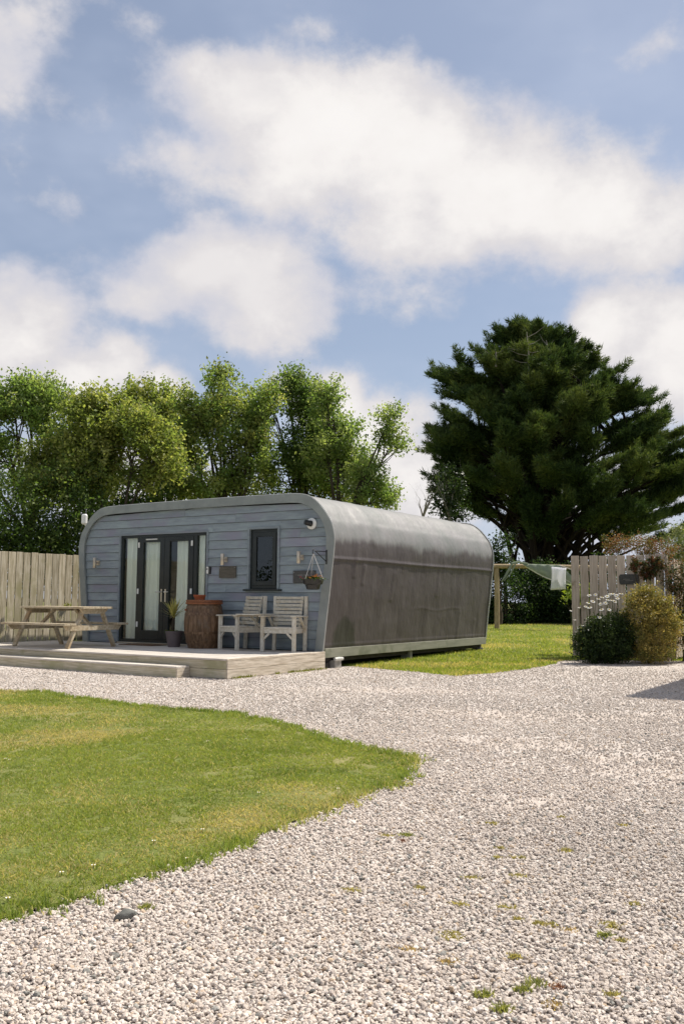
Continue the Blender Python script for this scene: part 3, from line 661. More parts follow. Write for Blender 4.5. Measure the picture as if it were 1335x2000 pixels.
    for (a, b, ga, gb, hs) in ((xs['b'] + .028, xs['m'] - .003, xs['c'], xs['d'], -1), (xs['m'] + .003, xs['g'] - .003, xs['e'], xs['f'], 1)):
        lf = MB(); c, e = z0 + .06, z1 - .08
        lf.box(a, ga, -.012, .055, Z(c), Z(e)); lf.box(gb, b, -.012, .055, Z(c), Z(e)); lf.box(ga, gb, -.012, .055, Z(c), Z(.275)); lf.box(ga, gb, -.012, .055, Z(2.09), Z(e))
        leaf = lf.build('door_leaf', 'frame_dark', pod, bevel=.003)
        pane('glass_pane', ga, gb, .275, 2.09, .02, leaf)
        hx = xs['m'] + hs*.055
        h = MB(); h.box(hx - .016, hx + .016, -.02, -.0125, Z(.86), Z(1.12)); h.tube([(hx, -.02, Z(1.06)), (hx, -.065, Z(1.06)), (hx + hs*.03, -.07, Z(1.06)), (hx + hs*.12, -.07, Z(1.06))], .010, 8); h.build('handle', 'steel', leaf)
        sx = a + .03 if hs < 0 else b - .03
        for hz in (.34, 1.02, 1.98):
            g = MB(); g.box(sx - .022, sx + .022, -.03, -.0125, Z(hz), Z(hz + .11)); g.build('hinge', 'white_plastic', leaf, bevel=.004)
        v = MB(); v.box((ga+gb)/2 - .16, (ga+gb)/2 + .16, -.022, -.0125, Z(2.135), Z(2.16)); v.build('trickle_vent', 'edge_metal' if hs < 0 else 'frame_dark', leaf)
    # threshold
    m = MB(); m.box(u0 + .02, u1 - .02, -.06, .08, Z(.006), Z(.03)); m.build('door_threshold', 'frame_dark', pod)
    m = MB(); m.box(u0 + .08, u1 - .4, -.10, -.062, Z(.004), Z(.026)); m.build('door_sill', 'steel', pod)
    # curtains behind the glass
    def curtain(a, b, seed, y=.105):
        nx = max(12, int((b-a)*60)); nz = 6; X = np.linspace(a, b, nx); rr = np.random.default_rng(seed); vs = []; ph = rr.uniform(0, 6); fr = rr.uniform(42, 60)
        amp = .016 + .014*vnoise(X[:, None]*4, seed)
        for k in range(nz):
            t = k/(nz-1); zz = .09 + (2.2 - .09)*t
            for q, x in enumerate(X): vs.append((x + .01*math.sin(7*x + 3*t), y + amp[q]*math.sin(fr*x + ph + .5*math.sin(2.2*t + q*.05)) + .012*math.sin(9*x), Z(zz)))
        fs = [(j*nx+i, j*nx+i+1, (j+1)*nx+i+1, (j+1)*nx+i) for j in range(nz-1) for i in range(nx-1)]
        m = MB(); m.add(vs, fs); m.smooth = True; return m.build('curtain', 'curtain', pod)
    curtain(xs['a'] - .06, xs['b'] + .10, 3); curtain(xs['c'] - .12, xs['d'] + .05, 5); curtain(xs['e'] + .10, xs['f'] + .08, 8); curtain(xs['h'] - .10, u1 + .02, 9)
    # --- window
    u0, u1, z0, z1 = WIN
    rt = MB(); rt.box(u0, u0 + .045, -.04, .08, Z(z0 + .02), Z(z1)); rt.box(u1 - .045, u1, -.04, .08, Z(z0 + .02), Z(z1)); rt.box(u0 + .045, u1 - .045, -.04, .08, Z(z1 - .045), Z(z1)); rt.build('window_surround', 'siding', pod)
    wf = MB(); rect(wf, u0 + .045, u1 - .045, z0 + .03, z1 - .045, .06, .01, .075); win = wf.build('window_frame', 'frame_dark', pod)
    cs = MB(); rect(cs, u0 + .105, u1 - .105, z0 + .09, z1 - .105, .085, -.005, .06); cs.build('casement', 'frame_dark', win, bevel=.004)
    pane('glass_pane', u0 + .19, u1 - .19, z0 + .175, z1 - .19, .02, win)
    sl = MB(); sl.box(u0 - .06, u1 + .06, -.085, .02, Z(z0 - .012), Z(z0 + .02)); sl.build('window_sill', 'frame_dark', pod, bevel=.004)
    # dark room behind, floor, blocks, skirt
    m = MB(); m.box(-6.05, -.17, .3, 7.0, Z(-.10), Z(-.03)); m.build('floor_slab', 'interior', pod)
    m = MB(); m.box(-2.65, -.1, 1.0, 1.05, Z(-.02), Z(2.6)); m.build('partition', 'under_dark', pod)
    m = MB(); m.box(-.03, .02, -.02, 7.05, Z(-.115), Z(.052)); m.build('skirt_board', 'skirt_paint', pod, bevel=.004)
    m = MB(); m.box(-6.23, -6.19, .0, 7.05, Z(-.115), Z(.052)); m.build('skirt_board', 'skirt_paint', pod, bevel=.004)
    for (bu, ta) in ((-.14, .10), (-3.1, .12), (-6.08, .10)):
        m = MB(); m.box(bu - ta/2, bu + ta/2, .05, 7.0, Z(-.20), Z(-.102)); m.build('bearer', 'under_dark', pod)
    for (bv, w, l, hgt) in ((.14, .20, .24, -.205), (.42, .22, .30, -.17), (3.32, .10, .22, -.115), (6.92, .16, .16, -.2)):
        gz = float(ground_z(*PW(-.1, bv)[:2])); m = MB()
        m.box(-.26, -.035 if bv > 1 else (.02 if bv > .3 else -.04), bv - w/2, bv + w/2, gz - .02, Z(hgt)); m.build('foundation_block', 'concrete' if bv > .3 else 'under_dark', pod, bevel=.008)
    m = MB(); m.tube([(.02, .30, Z(-.152)), (.03, .42, Z(-.148)), (.02, .56, Z(-.152))], [.03, .034, .03], 10); m.build('packing_roll', 'edge_metal', pod)
    for bu in (-3.1, -6.1):
        for bv in (.3, 3.3, 6.8):
            m = MB(); m.box(bu - .2, bu + .2, bv - .12, bv + .12, -.02, Z(-.2)); m.build('foundation_block', 'concrete', pod, bevel=.008)
    return pod
POD = build_pod()

# ------------------------------------------------------------------ fittings on the pod front
def on_wall(name, u, z, label, cat, group=None): return empty(name, PW(u, 0, z), POD_ROT, label, cat, group)
def wall_lamp(u, z, label):
    t = on_wall('wall_lamp', u, z, label, 'wall lamp', 'wall lamps on the pod front')
    m = MB(); m.box(-.045, .045, -.032, -.018, -.05, .05); m.build('back_plate', 'lamp_metal', t, bevel=.003)
    m = MB(); m.tube([(0, -.03, 0), (0, -.085, 0)], .012, 8); m.build('arm', 'lamp_metal', t)
    m = MB(); m.lathe([(.033, -.11), (.036, -.105), (.036, .105), (.033, .11)], 16, (0, -.12, 0)); m.smooth = True; m.build('cylinder', 'lamp_metal', t)
    m = MB(); m.lathe([(.028, -.113), (.028, -.1101)], 16, (0, -.12, 0)); m.build('lens', 'white_plastic', t)
wall_lamp(-5.88, 1.685, 'small metal up-down cylinder wall lamp left of the french doors')
wall_lamp(-2.32, 1.69, 'small metal cylinder wall lamp between doors and window above a square plaque')
wall_lamp(-.51, 1.695, 'small metal cylinder wall lamp right of the dark window')
def plaque(u0, u1, z0, z1, mat, label, marks):
    t = on_wall('wall_plaque', (u0+u1)/2, z0, label, 'plaque', 'plaques on the pod front')
    w = (u1-u0)/2; m = MB(); m.box(-w, w, -.052, -.03, 0, z1-z0); m.build('board', mat, t, bevel=.005)
    for (a, b, c) in marks:
        m = MB(); m.box(a, b, -.054, -.0521, c, c + .012); m.build('lettering', 'pale_ink', t)
    for sx in (-1, 1): m = MB(); m.lathe([(.006, 0), (.006, .004)], 8); m.build('screw', 'steel', t, (sx*(w-.03), -.0525, (z1-z0)-.03), (R(90), 0, 0))
plaque(-2.46, -2.04, 1.335, 1.56, 'driftwood', 'square weathered wooden plaque under the lamp between doors and window', [])
plaque(-.685, -.19, 1.23, 1.455, 'slate', 'dark slate name plaque partly hidden behind the hanging basket', [(-.14, -.02, .135), (.0, .12, .135), (-.10, .06, .075)])
# key safe / doorbell beside the door
t = on_wall('door_bell', -2.735, 1.42, 'small black and white doorbell unit beside the right side light', 'doorbell')
m = MB(); m.box(-.05, .05, -.05, -.018, -.005, .14); m.build('housing', 'black_plastic', t, bevel=.006)
m = MB(); m.box(-.046, .012, -.062, -.0505, .0, .135); m.build('face_plate', 'white_plastic', t, bevel=.004)
m = MB(); m.lathe([(.015, 0), (.015, .006)], 12); m.build('lens', 'black_plastic', t, (-.017, -.0625, .09), (R(90), 0, 0))
# security camera
t = on_wall('security_camera', -.285, 2.31, 'black security camera on a round white base under the roof curve', 'camera')
m = MB(); m.lathe([(.095, 0), (.105, .008), (.105, .03), (.09, .042)], 24); m.smooth = True; m.build('base', 'white_plastic', t, (0, -.02, 0), (R(90), 0, 0))
m = MB(); m.tube([(0, -.055, 0), (-.02, -.10, .006), (-.04, -.14, .014), (-.055, -.17, .022)], [.058, .052, .05, .048], 14); m.build('body', 'black_plastic', t)
m = MB(); m.tube([(-.055, -.17, .022), (-.059, -.178, .0235)], [.034, .034], 14); m.build('lens', 'frame_dark', t)
# white antenna on the left shoulder of the roof
P0 = PW(-6.30, -.05, 2.50)
t = empty('roof_antenna', P0, POD_ROT, 'small white box antenna clipped to the left shoulder of the pod roof', 'antenna')
m = MB(); m.box(-.075, .055, -.07, .04, .03, .26); m.build('housing', 'white_plastic', t, bevel=.03)
m = MB(); m.tube([(0, 0, .04), (.02, .02, -.03), (.06, .03, -.06)], .018, 8); m.build('bracket', 'white_plastic', t)
m = MB(); m.tube([(-.03, -.02, .04), (-.07, -.02, -.03), (-.12, -.02, -.12), (-.14, -.01, -.22), (-.12, .0, -.3)], .008, 6); m.build('cable', 'black_plastic', t)
# hanging basket with its bracket
t = on_wall('basket_bracket', .075, 1.56, 'black iron bracket holding the hanging basket on the trim', 'bracket')
m = MB(); m.box(-.012, .012, -.092, -.077, .0, .26); m.build('back_bar', 'black_plastic', t, bevel=.003)
m = MB(); m.tube([(0, -.09, .225), (-.04, -.42, .225)], .008, 8); m.build('arm', 'black_plastic', t)
m = MB(); m.tube([(0, -.09, .05), (-.035, -.38, .22)], .008, 8); m.build('brace', 'black_plastic', t)
m = MB(); m.tube([(-.04, -.42, .255), (-.044, -.45, .24), (-.044, -.455, .19), (-.04, -.44, .165), (-.038, -.42, .175)], .008, 8); m.build('hook', 'black_plastic', t)
BK = PW(.075 - .04, -.44, 1.24)
t = empty('hanging_basket', BK, POD_ROT, 'dark hanging basket of pink and orange flowers on white cords', 'hanging basket')
m = MB(); m.lathe([(.10, -.14), (.115, -.13), (.135, -.06), (.17, -.04), (.185, .02), (.19, .045), (.175, .045), (.16, .0)], 20, cap=False); m.smooth = True; m.build('basket', 'pot_plastic', t); t.children[0].data.materials[0] = MATS['black_plastic']
m = MB(); m.lathe([(.02, -.14), (.10, -.14)], 20); m.build('base', 'black_plastic', t)
m = MB(); m.lathe([(.01, .012), (.165, .012)], 20, cap=False); m.build('soil', 'soil', t)
for k in range(3):
    a = 2*math.pi*k/3 + .3; m = MB(); m.tube([(.185*math.cos(a), .185*math.sin(a), .045), (0, 0, .50)], .0055, 6); m.build('cord', 'rope', t)
def petals(mat, n, cx, spread, zc, rad=.02):
    m = MB()
    for k in range(n):
        x, y, z = cx + random.gauss(0, spread), random.gauss(0, .07), zc + random.gauss(0, .018); a = random.random()*6.3
        for j in range(5):
            b = a + j*1.2566; c = b + .9; m.add([(x, y, z), (x + rad*math.cos(b), y + rad*math.sin(b), z + .008), (x + rad*1.1*math.cos((b+c)/2), y + rad*1.1*math.sin((b+c)/2), z + .012), (x + rad*math.cos(c), y + rad*math.sin(c), z + .008)], [(0, 1, 2, 3)])
    return m
for q in range(26): petals('red', 1, -.07, .04, .065, .024).build('flower', 'red_petal', t)
for q in range(28): petals('or', 1, .05, .05, .075, .024).build('flower', 'orange_petal', t)
n = 260; C = np.stack([RNG.normal(0, .085, n), RNG.normal(0, .085, n), RNG.uniform(.02, .085, n)], 1); g = np.array([.05, .09, .02])*RNG.uniform(.6, 1.6, n)[:, None]
link('leaves', leaf_mesh('leaves', C, rand_dirs(n) + [0, 0, .5], np.full(n, .035), .55, g), 'shrub_leaf', t)

# ------------------------------------------------------------------ deck and step (pod axes)
DL, DR, DF = -6.98, .03, -2.735
deck = empty('timber_deck', POD_BASE, POD_ROT, 'low weathered timber deck along the front of the pod', 'deck')
bw = .1395; gap = .0045; bm_ = MB(); bm_.box(0, DR - DL, 0, bw, -.028, 0); proto = bm_.build('deck_board', 'deck_wood', deck, (DL, DF, DECK), bevel=.003)
k = 1
while DF + k*(bw + gap) + bw < -.02:
    o = bpy.data.objects.new('deck_board', proto.data); COL.objects.link(o); o.parent = deck; o.location = (DL + random.uniform(-.004, 0), DF + k*(bw + gap), DECK + random.uniform(-.0015, .001)); k += 1
FZ = [(DECK - .030 - .132, DECK - .030), (DECK - .030 - .27, DECK - .030 - .137)]
for (a, b) in FZ:
    m = MB(); m.box(DL, DR - .026, DF + .012, DF + .038, a, b); m.build('front_fascia', 'fascia_wood', deck, bevel=.003)
    m = MB(); m.box(DR - .024, DR + .002, DF + .012, -.03, a, b); m.build('side_fascia', 'fascia_ribbed', deck, bevel=.003)
m = MB(); m.box(DR - .026, DR + .003, DF - .001, -.03, DECK - .029, DECK + .0015); m.build('edge_board', 'fascia_ribbed', deck, bevel=.003)
for jv in np.arange(-2.5, -.05, .6):
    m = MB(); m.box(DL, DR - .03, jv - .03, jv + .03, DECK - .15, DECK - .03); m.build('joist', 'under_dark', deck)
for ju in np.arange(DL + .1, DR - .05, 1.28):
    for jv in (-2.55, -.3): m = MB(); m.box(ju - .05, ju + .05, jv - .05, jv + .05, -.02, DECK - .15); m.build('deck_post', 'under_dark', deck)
step = empty('timber_step', POD_BASE, POD_ROT, 'long low timber step in front of the deck', 'step')
SF, SR = -3.03, -.735
for k in range(2):
    m = MB(); m.box(DL, SR, SF + k*.146, SF + k*.146 + .141, .150, .178); m.build('step_board', 'deck_wood', step, bevel=.003)
m = MB(); m.box(DL, SR - .026, SF + .012, SF + .038, .004, .149); m.build('front_fascia', 'fascia_wood', step, bevel=.003)
m = MB(); m.box(SR - .025, SR - .001, SF + .012, DF + .008, .004, .149); m.build('side_fascia', 'fascia_ribbed', step, bevel=.003)
for ju in np.arange(DL + .3, SR - .1, .9): m = MB(); m.box(ju - .03, ju + .03, SF + .04, DF + .008, -.01, .149); m.build('bearer', 'under_dark', step)
def on_deck(name, u, v, rot, label, cat, group=None): return empty(name, PW(u, v, 0), POD_ROT + rot, label, cat, group)
t = on_deck('door_mat', -4.05, -.42, 0, 'thin brown doormat lying on the deck before the french doors', 'mat')
t2 = MB(); t2.box(-.45, .45, -.26, .26, .002, .016); t2.build('mat', 'doormat', t, bevel=.003)

# ------------------------------------------------------------------ picnic table
def picnic_table():
    t = on_deck('picnic_table', -4.80, -1.78, 0, 'weathered wooden picnic table with attached benches on the deck', 'picnic table')
    for k in range(5):
        m = MB(); y = -.355 + k*.145; m.box(-.90 + random.uniform(-.006, .006), .90 + random.uniform(-.006, .006), y, y + .137, .722, .762); m.build('top_plank', 'table_wood', t, bevel=.004)
    for s in (-1, 1):
        for k in range(2):
            y0 = s*(.50 + k*.142); m = MB(); m.box(-.90, .90, min(y0, y0 + s*.135), max(y0, y0 + s*.135), .420, .458); m.build('bench_plank', 'table_wood', t, bevel=.004)
    for x in (-.74, .74):
        for s in (-1, 1):
            m = MB(); m.beam((x, s*.565, .004), (x, s*.215, .722), .045, .095, (1, 0, 0)); m.build('leg', 'table_wood', t, bevel=.004)
        xo = x + (.044 if x > 0 else -.044)
        m = MB(); vs = []
        for xx in (xo - .02, xo + .02): vs += [(xx, -.70, .420), (xx, .70, .420), (xx, .62, .325), (xx, -.62, .325)]
        m.add(vs, [(0, 3, 2, 1), (4, 5, 6, 7), (0, 1, 5, 4), (1, 2, 6, 5), (2, 3, 7, 6), (3, 0, 4, 7)]); m.build('bench_bearer', 'table_wood', t, bevel=.004)
        m = MB(); vs = []
        for xx in (xo - .02, xo + .02): vs += [(xx, -.34, .722), (xx, .34, .722), (xx, .25, .632), (xx, -.25, .632)]
        m.add(vs, [(0, 3, 2, 1), (4, 5, 6, 7), (0, 1, 5, 4), (1, 2, 6, 5), (2, 3, 7, 6), (3, 0, 4, 7)]); m.build('top_bearer', 'table_wood', t, bevel=.004)
        sg = 1 if x > 0 else -1
        m = MB(); m.beam((x - sg*.03, 0, .40), (x - sg*.46, 0, .715), .045, .07, (0, 1, 0)); m.build('brace', 'table_wood', t, bevel=.003)
    m = MB(); m.box(-.02, .02, -.34, .34, .68, .722); m.build('top_bearer', 'table_wood', t)
picnic_table()

# ------------------------------------------------------------------ companion seat: two armchairs joined by a table
def companion_seat():
    t = on_deck('companion_seat', -1.15, -.5, 0, 'pale weathered wooden twin armchairs joined by a small table', 'garden seat')
    def chair(cu, cv, ang, grp):
        M_ = Matrix.Translation((cu + 1.15, cv + .5, 0)) @ Matrix.Rotation(ang, 4, 'Z')
        def part(name, fn, bev=.004): m = MB(); fn(m); m.v = [tuple(M_ @ Vector(v)) for v in m.v]; return m.build(name, 'chair_wood', t, bevel=bev)
        w, dp = .30, .27                                  # half width, half depth; front is -y
        for s in (-1, 1):
            part('front_leg', lambda m: m.box(s*w - .032, s*w + .032, -dp - .03, -dp + .03, .002, .61))
            part('rear_leg', lambda m: m.beam((s*w, dp, .002), (s*w, dp + .05, .985), .062, .055, (0, 1, 0)))
            part('arm_rest', lambda m: m.box(s*w - .055, s*w + .055, -dp - .07, dp + .02, .611, .636))
            part('seat_rail', lambda m: m.box(s*(w - .045) - .02, s*(w - .045) + .02, -dp + .031, dp - .02, .32, .405))
            part('corner_brace', lambda m: m.beam((s*w - s*.02, -dp - .0, .22), (s*(w - .13), -dp, .325), .035, .04, (0, 1, 0)), .002)
            part('arm_brace', lambda m: m.beam((s*w, dp - .02, .40), (s*w, .02, .60), .035, .045, (1, 0, 0)), .002)
        part('front_apron', lambda m: m.box(-w + .034, w - .034, -dp - .024, -dp + .010, .325, .405))
        for k in range(5):
            y = -dp - .035 + k*.104
            part('seat_slat', lambda m: m.box(-w + .034 if k else -w + .034, w - .034, y, y + .096, .406, .432))
        # sloping back of seven slats on two uprights
        for s in (-1, 1): part('back_upright', lambda m: m.beam((s*(w - .075), dp - .10, .43), (s*(w - .075), dp + .045, .985), .05, .035, (0, 1, 0)))
        for k in range(8):
            f = (k + .5)/8; z = .455 + f*.53; y = dp - .10 + .145*f - .034
            part('back_slat', lambda m: m.beam((-w + .034, y, z), (w - .034, y, z), .020, .051, (0, -.26, 1)), .003)
    a1 = .25; a2 = -.34
    chair(-.60, -.42, a1, 0)
    chair(-1.56, -.44, a2, 1)
    # shared table top between the arms
    m = MB(); q = [(-1.36, -.86), (-.80, -.86), (-.92, -.26), (-1.16, -.24)]
    vs = [(a + 1.15, b + .5, z) for z in (.64, .662) for a, b in q]
    m.add(vs, [(3, 2, 1, 0), (4, 5, 6, 7), (0, 1, 5, 4), (1, 2, 6, 5), (2, 3, 7, 6), (3, 0, 4, 7)]); m.build('table_top', 'chair_wood', t, bevel=.003)
companion_seat()

# ------------------------------------------------------------------ barrel, terracotta pot, cordyline, lantern
def barrel():
    t = on_deck('wooden_barrel', -2.42, -.50, 0, 'old brown wooden barrel with an orange-red lid by the doors', 'barrel')
    prof = [(.29, .0), (.335, .15), (.368, .32), (.378, .46), (.368, .60), (.338, .74), (.318, .82)]
    n = 22
    for k in range(n):                                    # staves
        a0 = 2*math.pi*k/n + .003; a1 = 2*math.pi*(k+1)/n - .003; m = MB(); vs = []
        for (r, z) in prof:
            for a, rr in ((a0, r), (a1, r), (a1, r - .025), (a0, r - .025)): vs.append((rr*math.cos(a), rr*math.sin(a), z + .002))
        fs = []
        for i in range(len(prof)-1):
            q = 4*i
            for j in range(4): fs.append((q + j, q + (j+1) % 4, q + 4 + (j+1) % 4, q + 4 + j))
        fs += [(3, 2, 1, 0), tuple(4*(len(prof)-1) + j for j in range(4))]
        m.add(vs, fs); m.build('stave', 'barrel_wood', t)
    for (z, h) in ((.10, .05), (.27, .045), (.62, .045), (.745, .05)):
        r0 = np.interp(z, [p[1] for p in prof], [p[0] for p in prof]); r1 = np.interp(z + h, [p[1] for p in prof], [p[0] for p in prof])
        m = MB(); m.lathe([(r0 + .001, z), (r0 + .005, z), (r1 + .005, z + h), (r1 + .001, z + h)], 40, cap=False); m.smooth = True; m.build('hoop', 'barrel_wood', t)
    m = MB(); m.lathe([(.33, .823), (.352, .826), (.352, .858), (.335, .862)], 40); m.build('lid_rim', 'barrel_lid', t)
    m = MB(); m.lathe([(.335, .863), (.345, .866), (.345, .902), (.338, .905)], 40); m.build('lid', 'barrel_lid', t)
    m = MB(); m.lathe([(.022, 0), (.018, .02)], 10); m.build('bung', 'barrel_lid', t, (-.16, -.335, .72), (R(90), 0, 0))
barrel()
t = empty('terracotta_pot', PW(-2.50, -.55, .906), POD_ROT, 'small orange terracotta flower pot standing on the barrel lid', 'pot')
m = MB(); m.lathe([(.085, 0), (.105, .060), (.116, .061), (.118, .095), (.106, .095), (.095, .065)], 24, cap=False); m.smooth = True; m.build('pot', 'terracotta', t)
m = MB(); m.lathe([(.005, .066), (.10, .066)], 20, cap=False); m.build('soil', 'soil', t)
m = MB(); m.lathe([(.005, .001), (.085, .001)], 20, cap=False); m.build('base', 'terracotta', t)
def cordyline():
    t = on_deck('potted_cordyline', -3.08, -.60, .3, 'yellow green cordyline in a tapered dark purple-grey plastic pot', 'potted plant')
    m = MB(); m.lathe([(.112, .001), (.118, .02), (.163, .27), (.172, .275), (.172, .305), (.158, .305), (.150, .26)], 28, cap=False); m.smooth = True; m.build('pot', 'pot_plastic', t)
    m = MB(); m.lathe([(.005, .262), (.155, .262)], 24, cap=False); m.build('soil', 'soil', t)
    m = MB(); m.lathe([(.005, .004), (.112, .002)], 24, cap=False); m.build('base', 'pot_plastic', t)
    m = MB(); m.tube([(-.02, 0, .25), (-.03, .005, .4), (-.02, 0, .54), (-.015, 0, .62)], [.03, .026, .026, .018], 8); m.build('trunk', 'bark', t)
    for k in range(46):
        a = random.uniform(0, 6.283); el = random.uniform(.25, 1.5); L = random.uniform(.28, .44); w = random.uniform(.022, .034); m = MB(); vs = []; p = Vector((-.018, 0, .54 + random.uniform(0, .09)))
        d = Vector((math.cos(a)*math.cos(el), math.sin(a)*math.cos(el), math.sin(el))); sd = Vector((-math.sin(a), math.cos(a), 0))
        for i in range(6):
            f = i/5; ww = w*(1 - f**2)*(.6 + .8*min(1, f*3)); vs += [tuple(p - sd*ww*.5), tuple(p + sd*ww*.5)]
            p = p + d*L/5; d = (d + Vector((0, 0, -.10*math.cos(el)))).normalized()
        m.add(vs, [(2*i, 2*i+1, 2*i+3, 2*i+2) for i in range(5)])
        o = m.build('leaf', 'cordyline_leaf', t)
    for k in range(3):
        x, y = (-.13, -.09) if k == 0 else (-.03 + .05*k, -.12)
        m = MB()
        for j in range(8): b = j*.785; m.add([(x, y, .32), (x + .02*math.cos(b), y + .02*math.sin(b), .325), (x + .02*math.cos(b + .6), y + .02*math.sin(b + .6), .325)], [(0, 1, 2)])
        m.build('yellow_flower', 'daisy_eye', t)
    n = 120; C = np.stack([RNG.uniform(-.14, .1, n), RNG.uniform(-.13, .05, n), RNG.uniform(.265, .325, n)], 1)
    link('underplanting', leaf_mesh('underplanting', C, rand_dirs(n) + [0, 0, .6], np.full(n, .035), .5, np.array([.06, .09, .02])*RNG.uniform(.6, 1.6, n)[:, None]), 'shrub_leaf', t)
noisy('cordyline_leaf', [(0, (.24,.25,.06)), (.6, (.38,.35,.10)), (1, (.50,.42,.14))], 6, (4, 4, 1), .5, rnd=.35, spec=.3)
cordyline()
t = on_deck('solar_lantern', -2.86, -.36, 0, 'small grey lantern standing between the pot and the barrel', 'lantern')
m = MB(); m.box(-.07, .07, -.07, .07, .001, .03); m.build('base', 'edge_metal', t, bevel=.006)
for sx in (-1, 1):
    for sy in (-1, 1): m = MB(); m.box(sx*.045 - .006, sx*.045 + .006, sy*.045 - .006, sy*.045 + .006, .031, .10); m.build('post', 'black_plastic', t)
m = MB(); m.lathe([(.07, .101), (.045, .13), (.012, .14)], 4); m.build('cap', 'edge_metal', t, rot=(0, 0, R(45)))
# ================================================================== FENCES
def fence(name, p0, p1, zb, zt, nb, bw, mat, label, rail_side, group=None, base_board=False, posts=True, gapjit=.004):
    p0 = np.array(p0, float); p1 = np.array(p1, float); L = float(np.linalg.norm(p1 - p0)); a = math.atan2(p1[1]-p0[1], p1[0]-p0[0])
    t = empty(name, (p0[0], p0[1], zb), a, label, 'fence', group); h = zt - zb; pit = L/nb
    mb = MB(); mb.box(-bw/2, bw/2, -.011, .011, 0, h - (.11 if base_board else .03)); pr = None
    for k in range(nb):
        x = (k + .5)*pit + random.uniform(-gapjit, gapjit); z = (.11 if base_board else .03) + random.uniform(-.008, .008)
        if pr is None: pr = mb.build('fence_board', mat, t, (x, 0, z), bevel=.003); o = pr
        else: o = bpy.data.objects.new('fence_board', pr.data); COL.objects.link(o); o.parent = t; o.location = (x, 0, z)
        o.rotation_euler = (0, random.uniform(-.004, .004), random.uniform(-.02, .02)); o.scale = (random.uniform(.96, 1.02), 1, 1)
    s = rail_side
    for rz in (.35, h*.5, h - .3): m = MB(); m.box(0, L, min(s*.013, s*.05), max(s*.013, s*.05), rz - .035, rz + .035); m.build('rail', mat, t)
    if posts:
        for x in np.arange(.05, L, 1.8): m = MB(); m.box(x - .045, x + .045, min(s*.051, s*.14), max(s*.051, s*.14), -.1, h - .05); m.build('post', mat, t, bevel=.004)
    if base_board: m = MB(); m.box(0, L, -.02, .02, -.05, .108); m.build('gravel_board', mat, t, bevel=.004)
    return t
A = PW(-7.05, -5.2); B = PW(-7.05, 3.5)
fence('board_fence', A[:2], B[:2], DECK - .15, DECK + 1.89, 46, .170, 'fence_wood', 'tall weathered vertical board fence left of the pod behind the picnic table', 1, 'fences', True)
# garden screen on the right
FR = at_ground(1303, 1286); FR = np.array([6.80, 19.1]); FL_ = FR - UV_[:2]*2.02
gzf = float(ground_z(*FR)) + .02
scr = fence('garden_screen', FL_, FR, gzf - .02, 2.245, 10, .178, 'fence_pink', 'brown timber screen of ten wide boards behind the daisies, with slate plaque', 1, 'fences', False, False, .006)
m = MB(); m.box(2.025, 2.075, -.03, .05, -.05, 2.20); m.build('end_post', 'fence_pink', scr, bevel=.004)
# second run going away behind the shrubs
FA = FR + UV_[:2]*.12 + EV[:2]*.25; FB = FA + EV[:2]*3.6
fence('side_fence', FA, FB, gzf, 2.16, 18, .18, 'fence_pink', 'brown board fence running back behind the red and green shrubs at the right edge', 1, 'fences', False, True)
pc = FL_ + UV_[:2]*1.28
t = empty('slate_sign', (pc[0] - .03*EV[0], pc[1] - .03*EV[1], 1.62), POD_ROT, 'dark slate sign on the timber screen beside the climbing plant', 'sign')
m = MB(); pts = [(-.20, .02), (-.17, -.01), (.18, .0), (.21, .03), (.20, .19), (.17, .215), (-.18, .21), (-.215, .17)]
vs = [(x, y, z) for y in (-.014, .0) for (x, z) in pts]; n = len(pts)
m.add(vs, [tuple(range(n)), tuple(range(2*n-1, n-1, -1))] + [(k, n + k, n + (k+1) % n, (k+1) % n) for k in range(n)]); m.build('board', 'slate', t)
m = MB(); m.box(-.12, .02, -.0165, -.0142, .10, .112); m.box(-.07, .09, -.0165, -.0142, .07, .08); m.build('lettering', 'pale_ink', t)

# ================================================================== HAMMOCK FRAME, HAMMOCK, TOWEL
HY = 33.0
def at(X, Y, d=HY): return at_depth(X, Y, d)
pl = at(970, 1227); pr_ = at(1196, 1227); topz = at(970, 1107)[2]
gzl = float(ground_z(pl[0], HY))
t = empty('hammock_frame', (pl[0], HY, gzl), 0, 'rustic round log frame of posts and a long cross beam on the back lawn', 'frame')
def loc(P): return (P[0] - pl[0], P[1] - HY, P[2] - gzl)
for P in (pl, pr_):
    m = MB(); m.tube([(P[0] - pl[0], 0, -.1), (P[0] - pl[0] + .01, 0, 1.0), (P[0] - pl[0], 0, topz - gzl - .06)], [.10, .095, .09], 12); m.build('post', 'log', t)
m = MB(); m.tube([(-.32, 0, topz - gzl + .02), (1.5, .01, topz - gzl + .025), (3.0, 0, topz - gzl), (pr_[0] - pl[0] + .3, 0, topz - gzl - .01)], [.085, .08, .085, .09], 12); m.build('cross_beam', 'log', t)
def cloth(name, rows, mat, label, cat, thick=.006, y0=HY):
    """rows: list of rows of world points"""
    b = np.array(rows[0][0]); nr = len(rows); nc = len(rows[0]); m = MB()
    vs = [tuple(np.array(p) - b) for r in rows for p in r]; fs = [(j*nc+i, j*nc+i+1, (j+1)*nc+i+1, (j+1)*nc+i) for j in range(nr-1) for i in range(nc-1)]
    m.add(vs, fs); m.smooth = True
    e = empty(name, b, 0, label, cat)
    o = m.build(name.split('_')[-1] + '_cloth', mat, e); md = o.modifiers.new('thick', 'SOLIDIFY'); md.thickness = thick; md.offset = 0
    return e
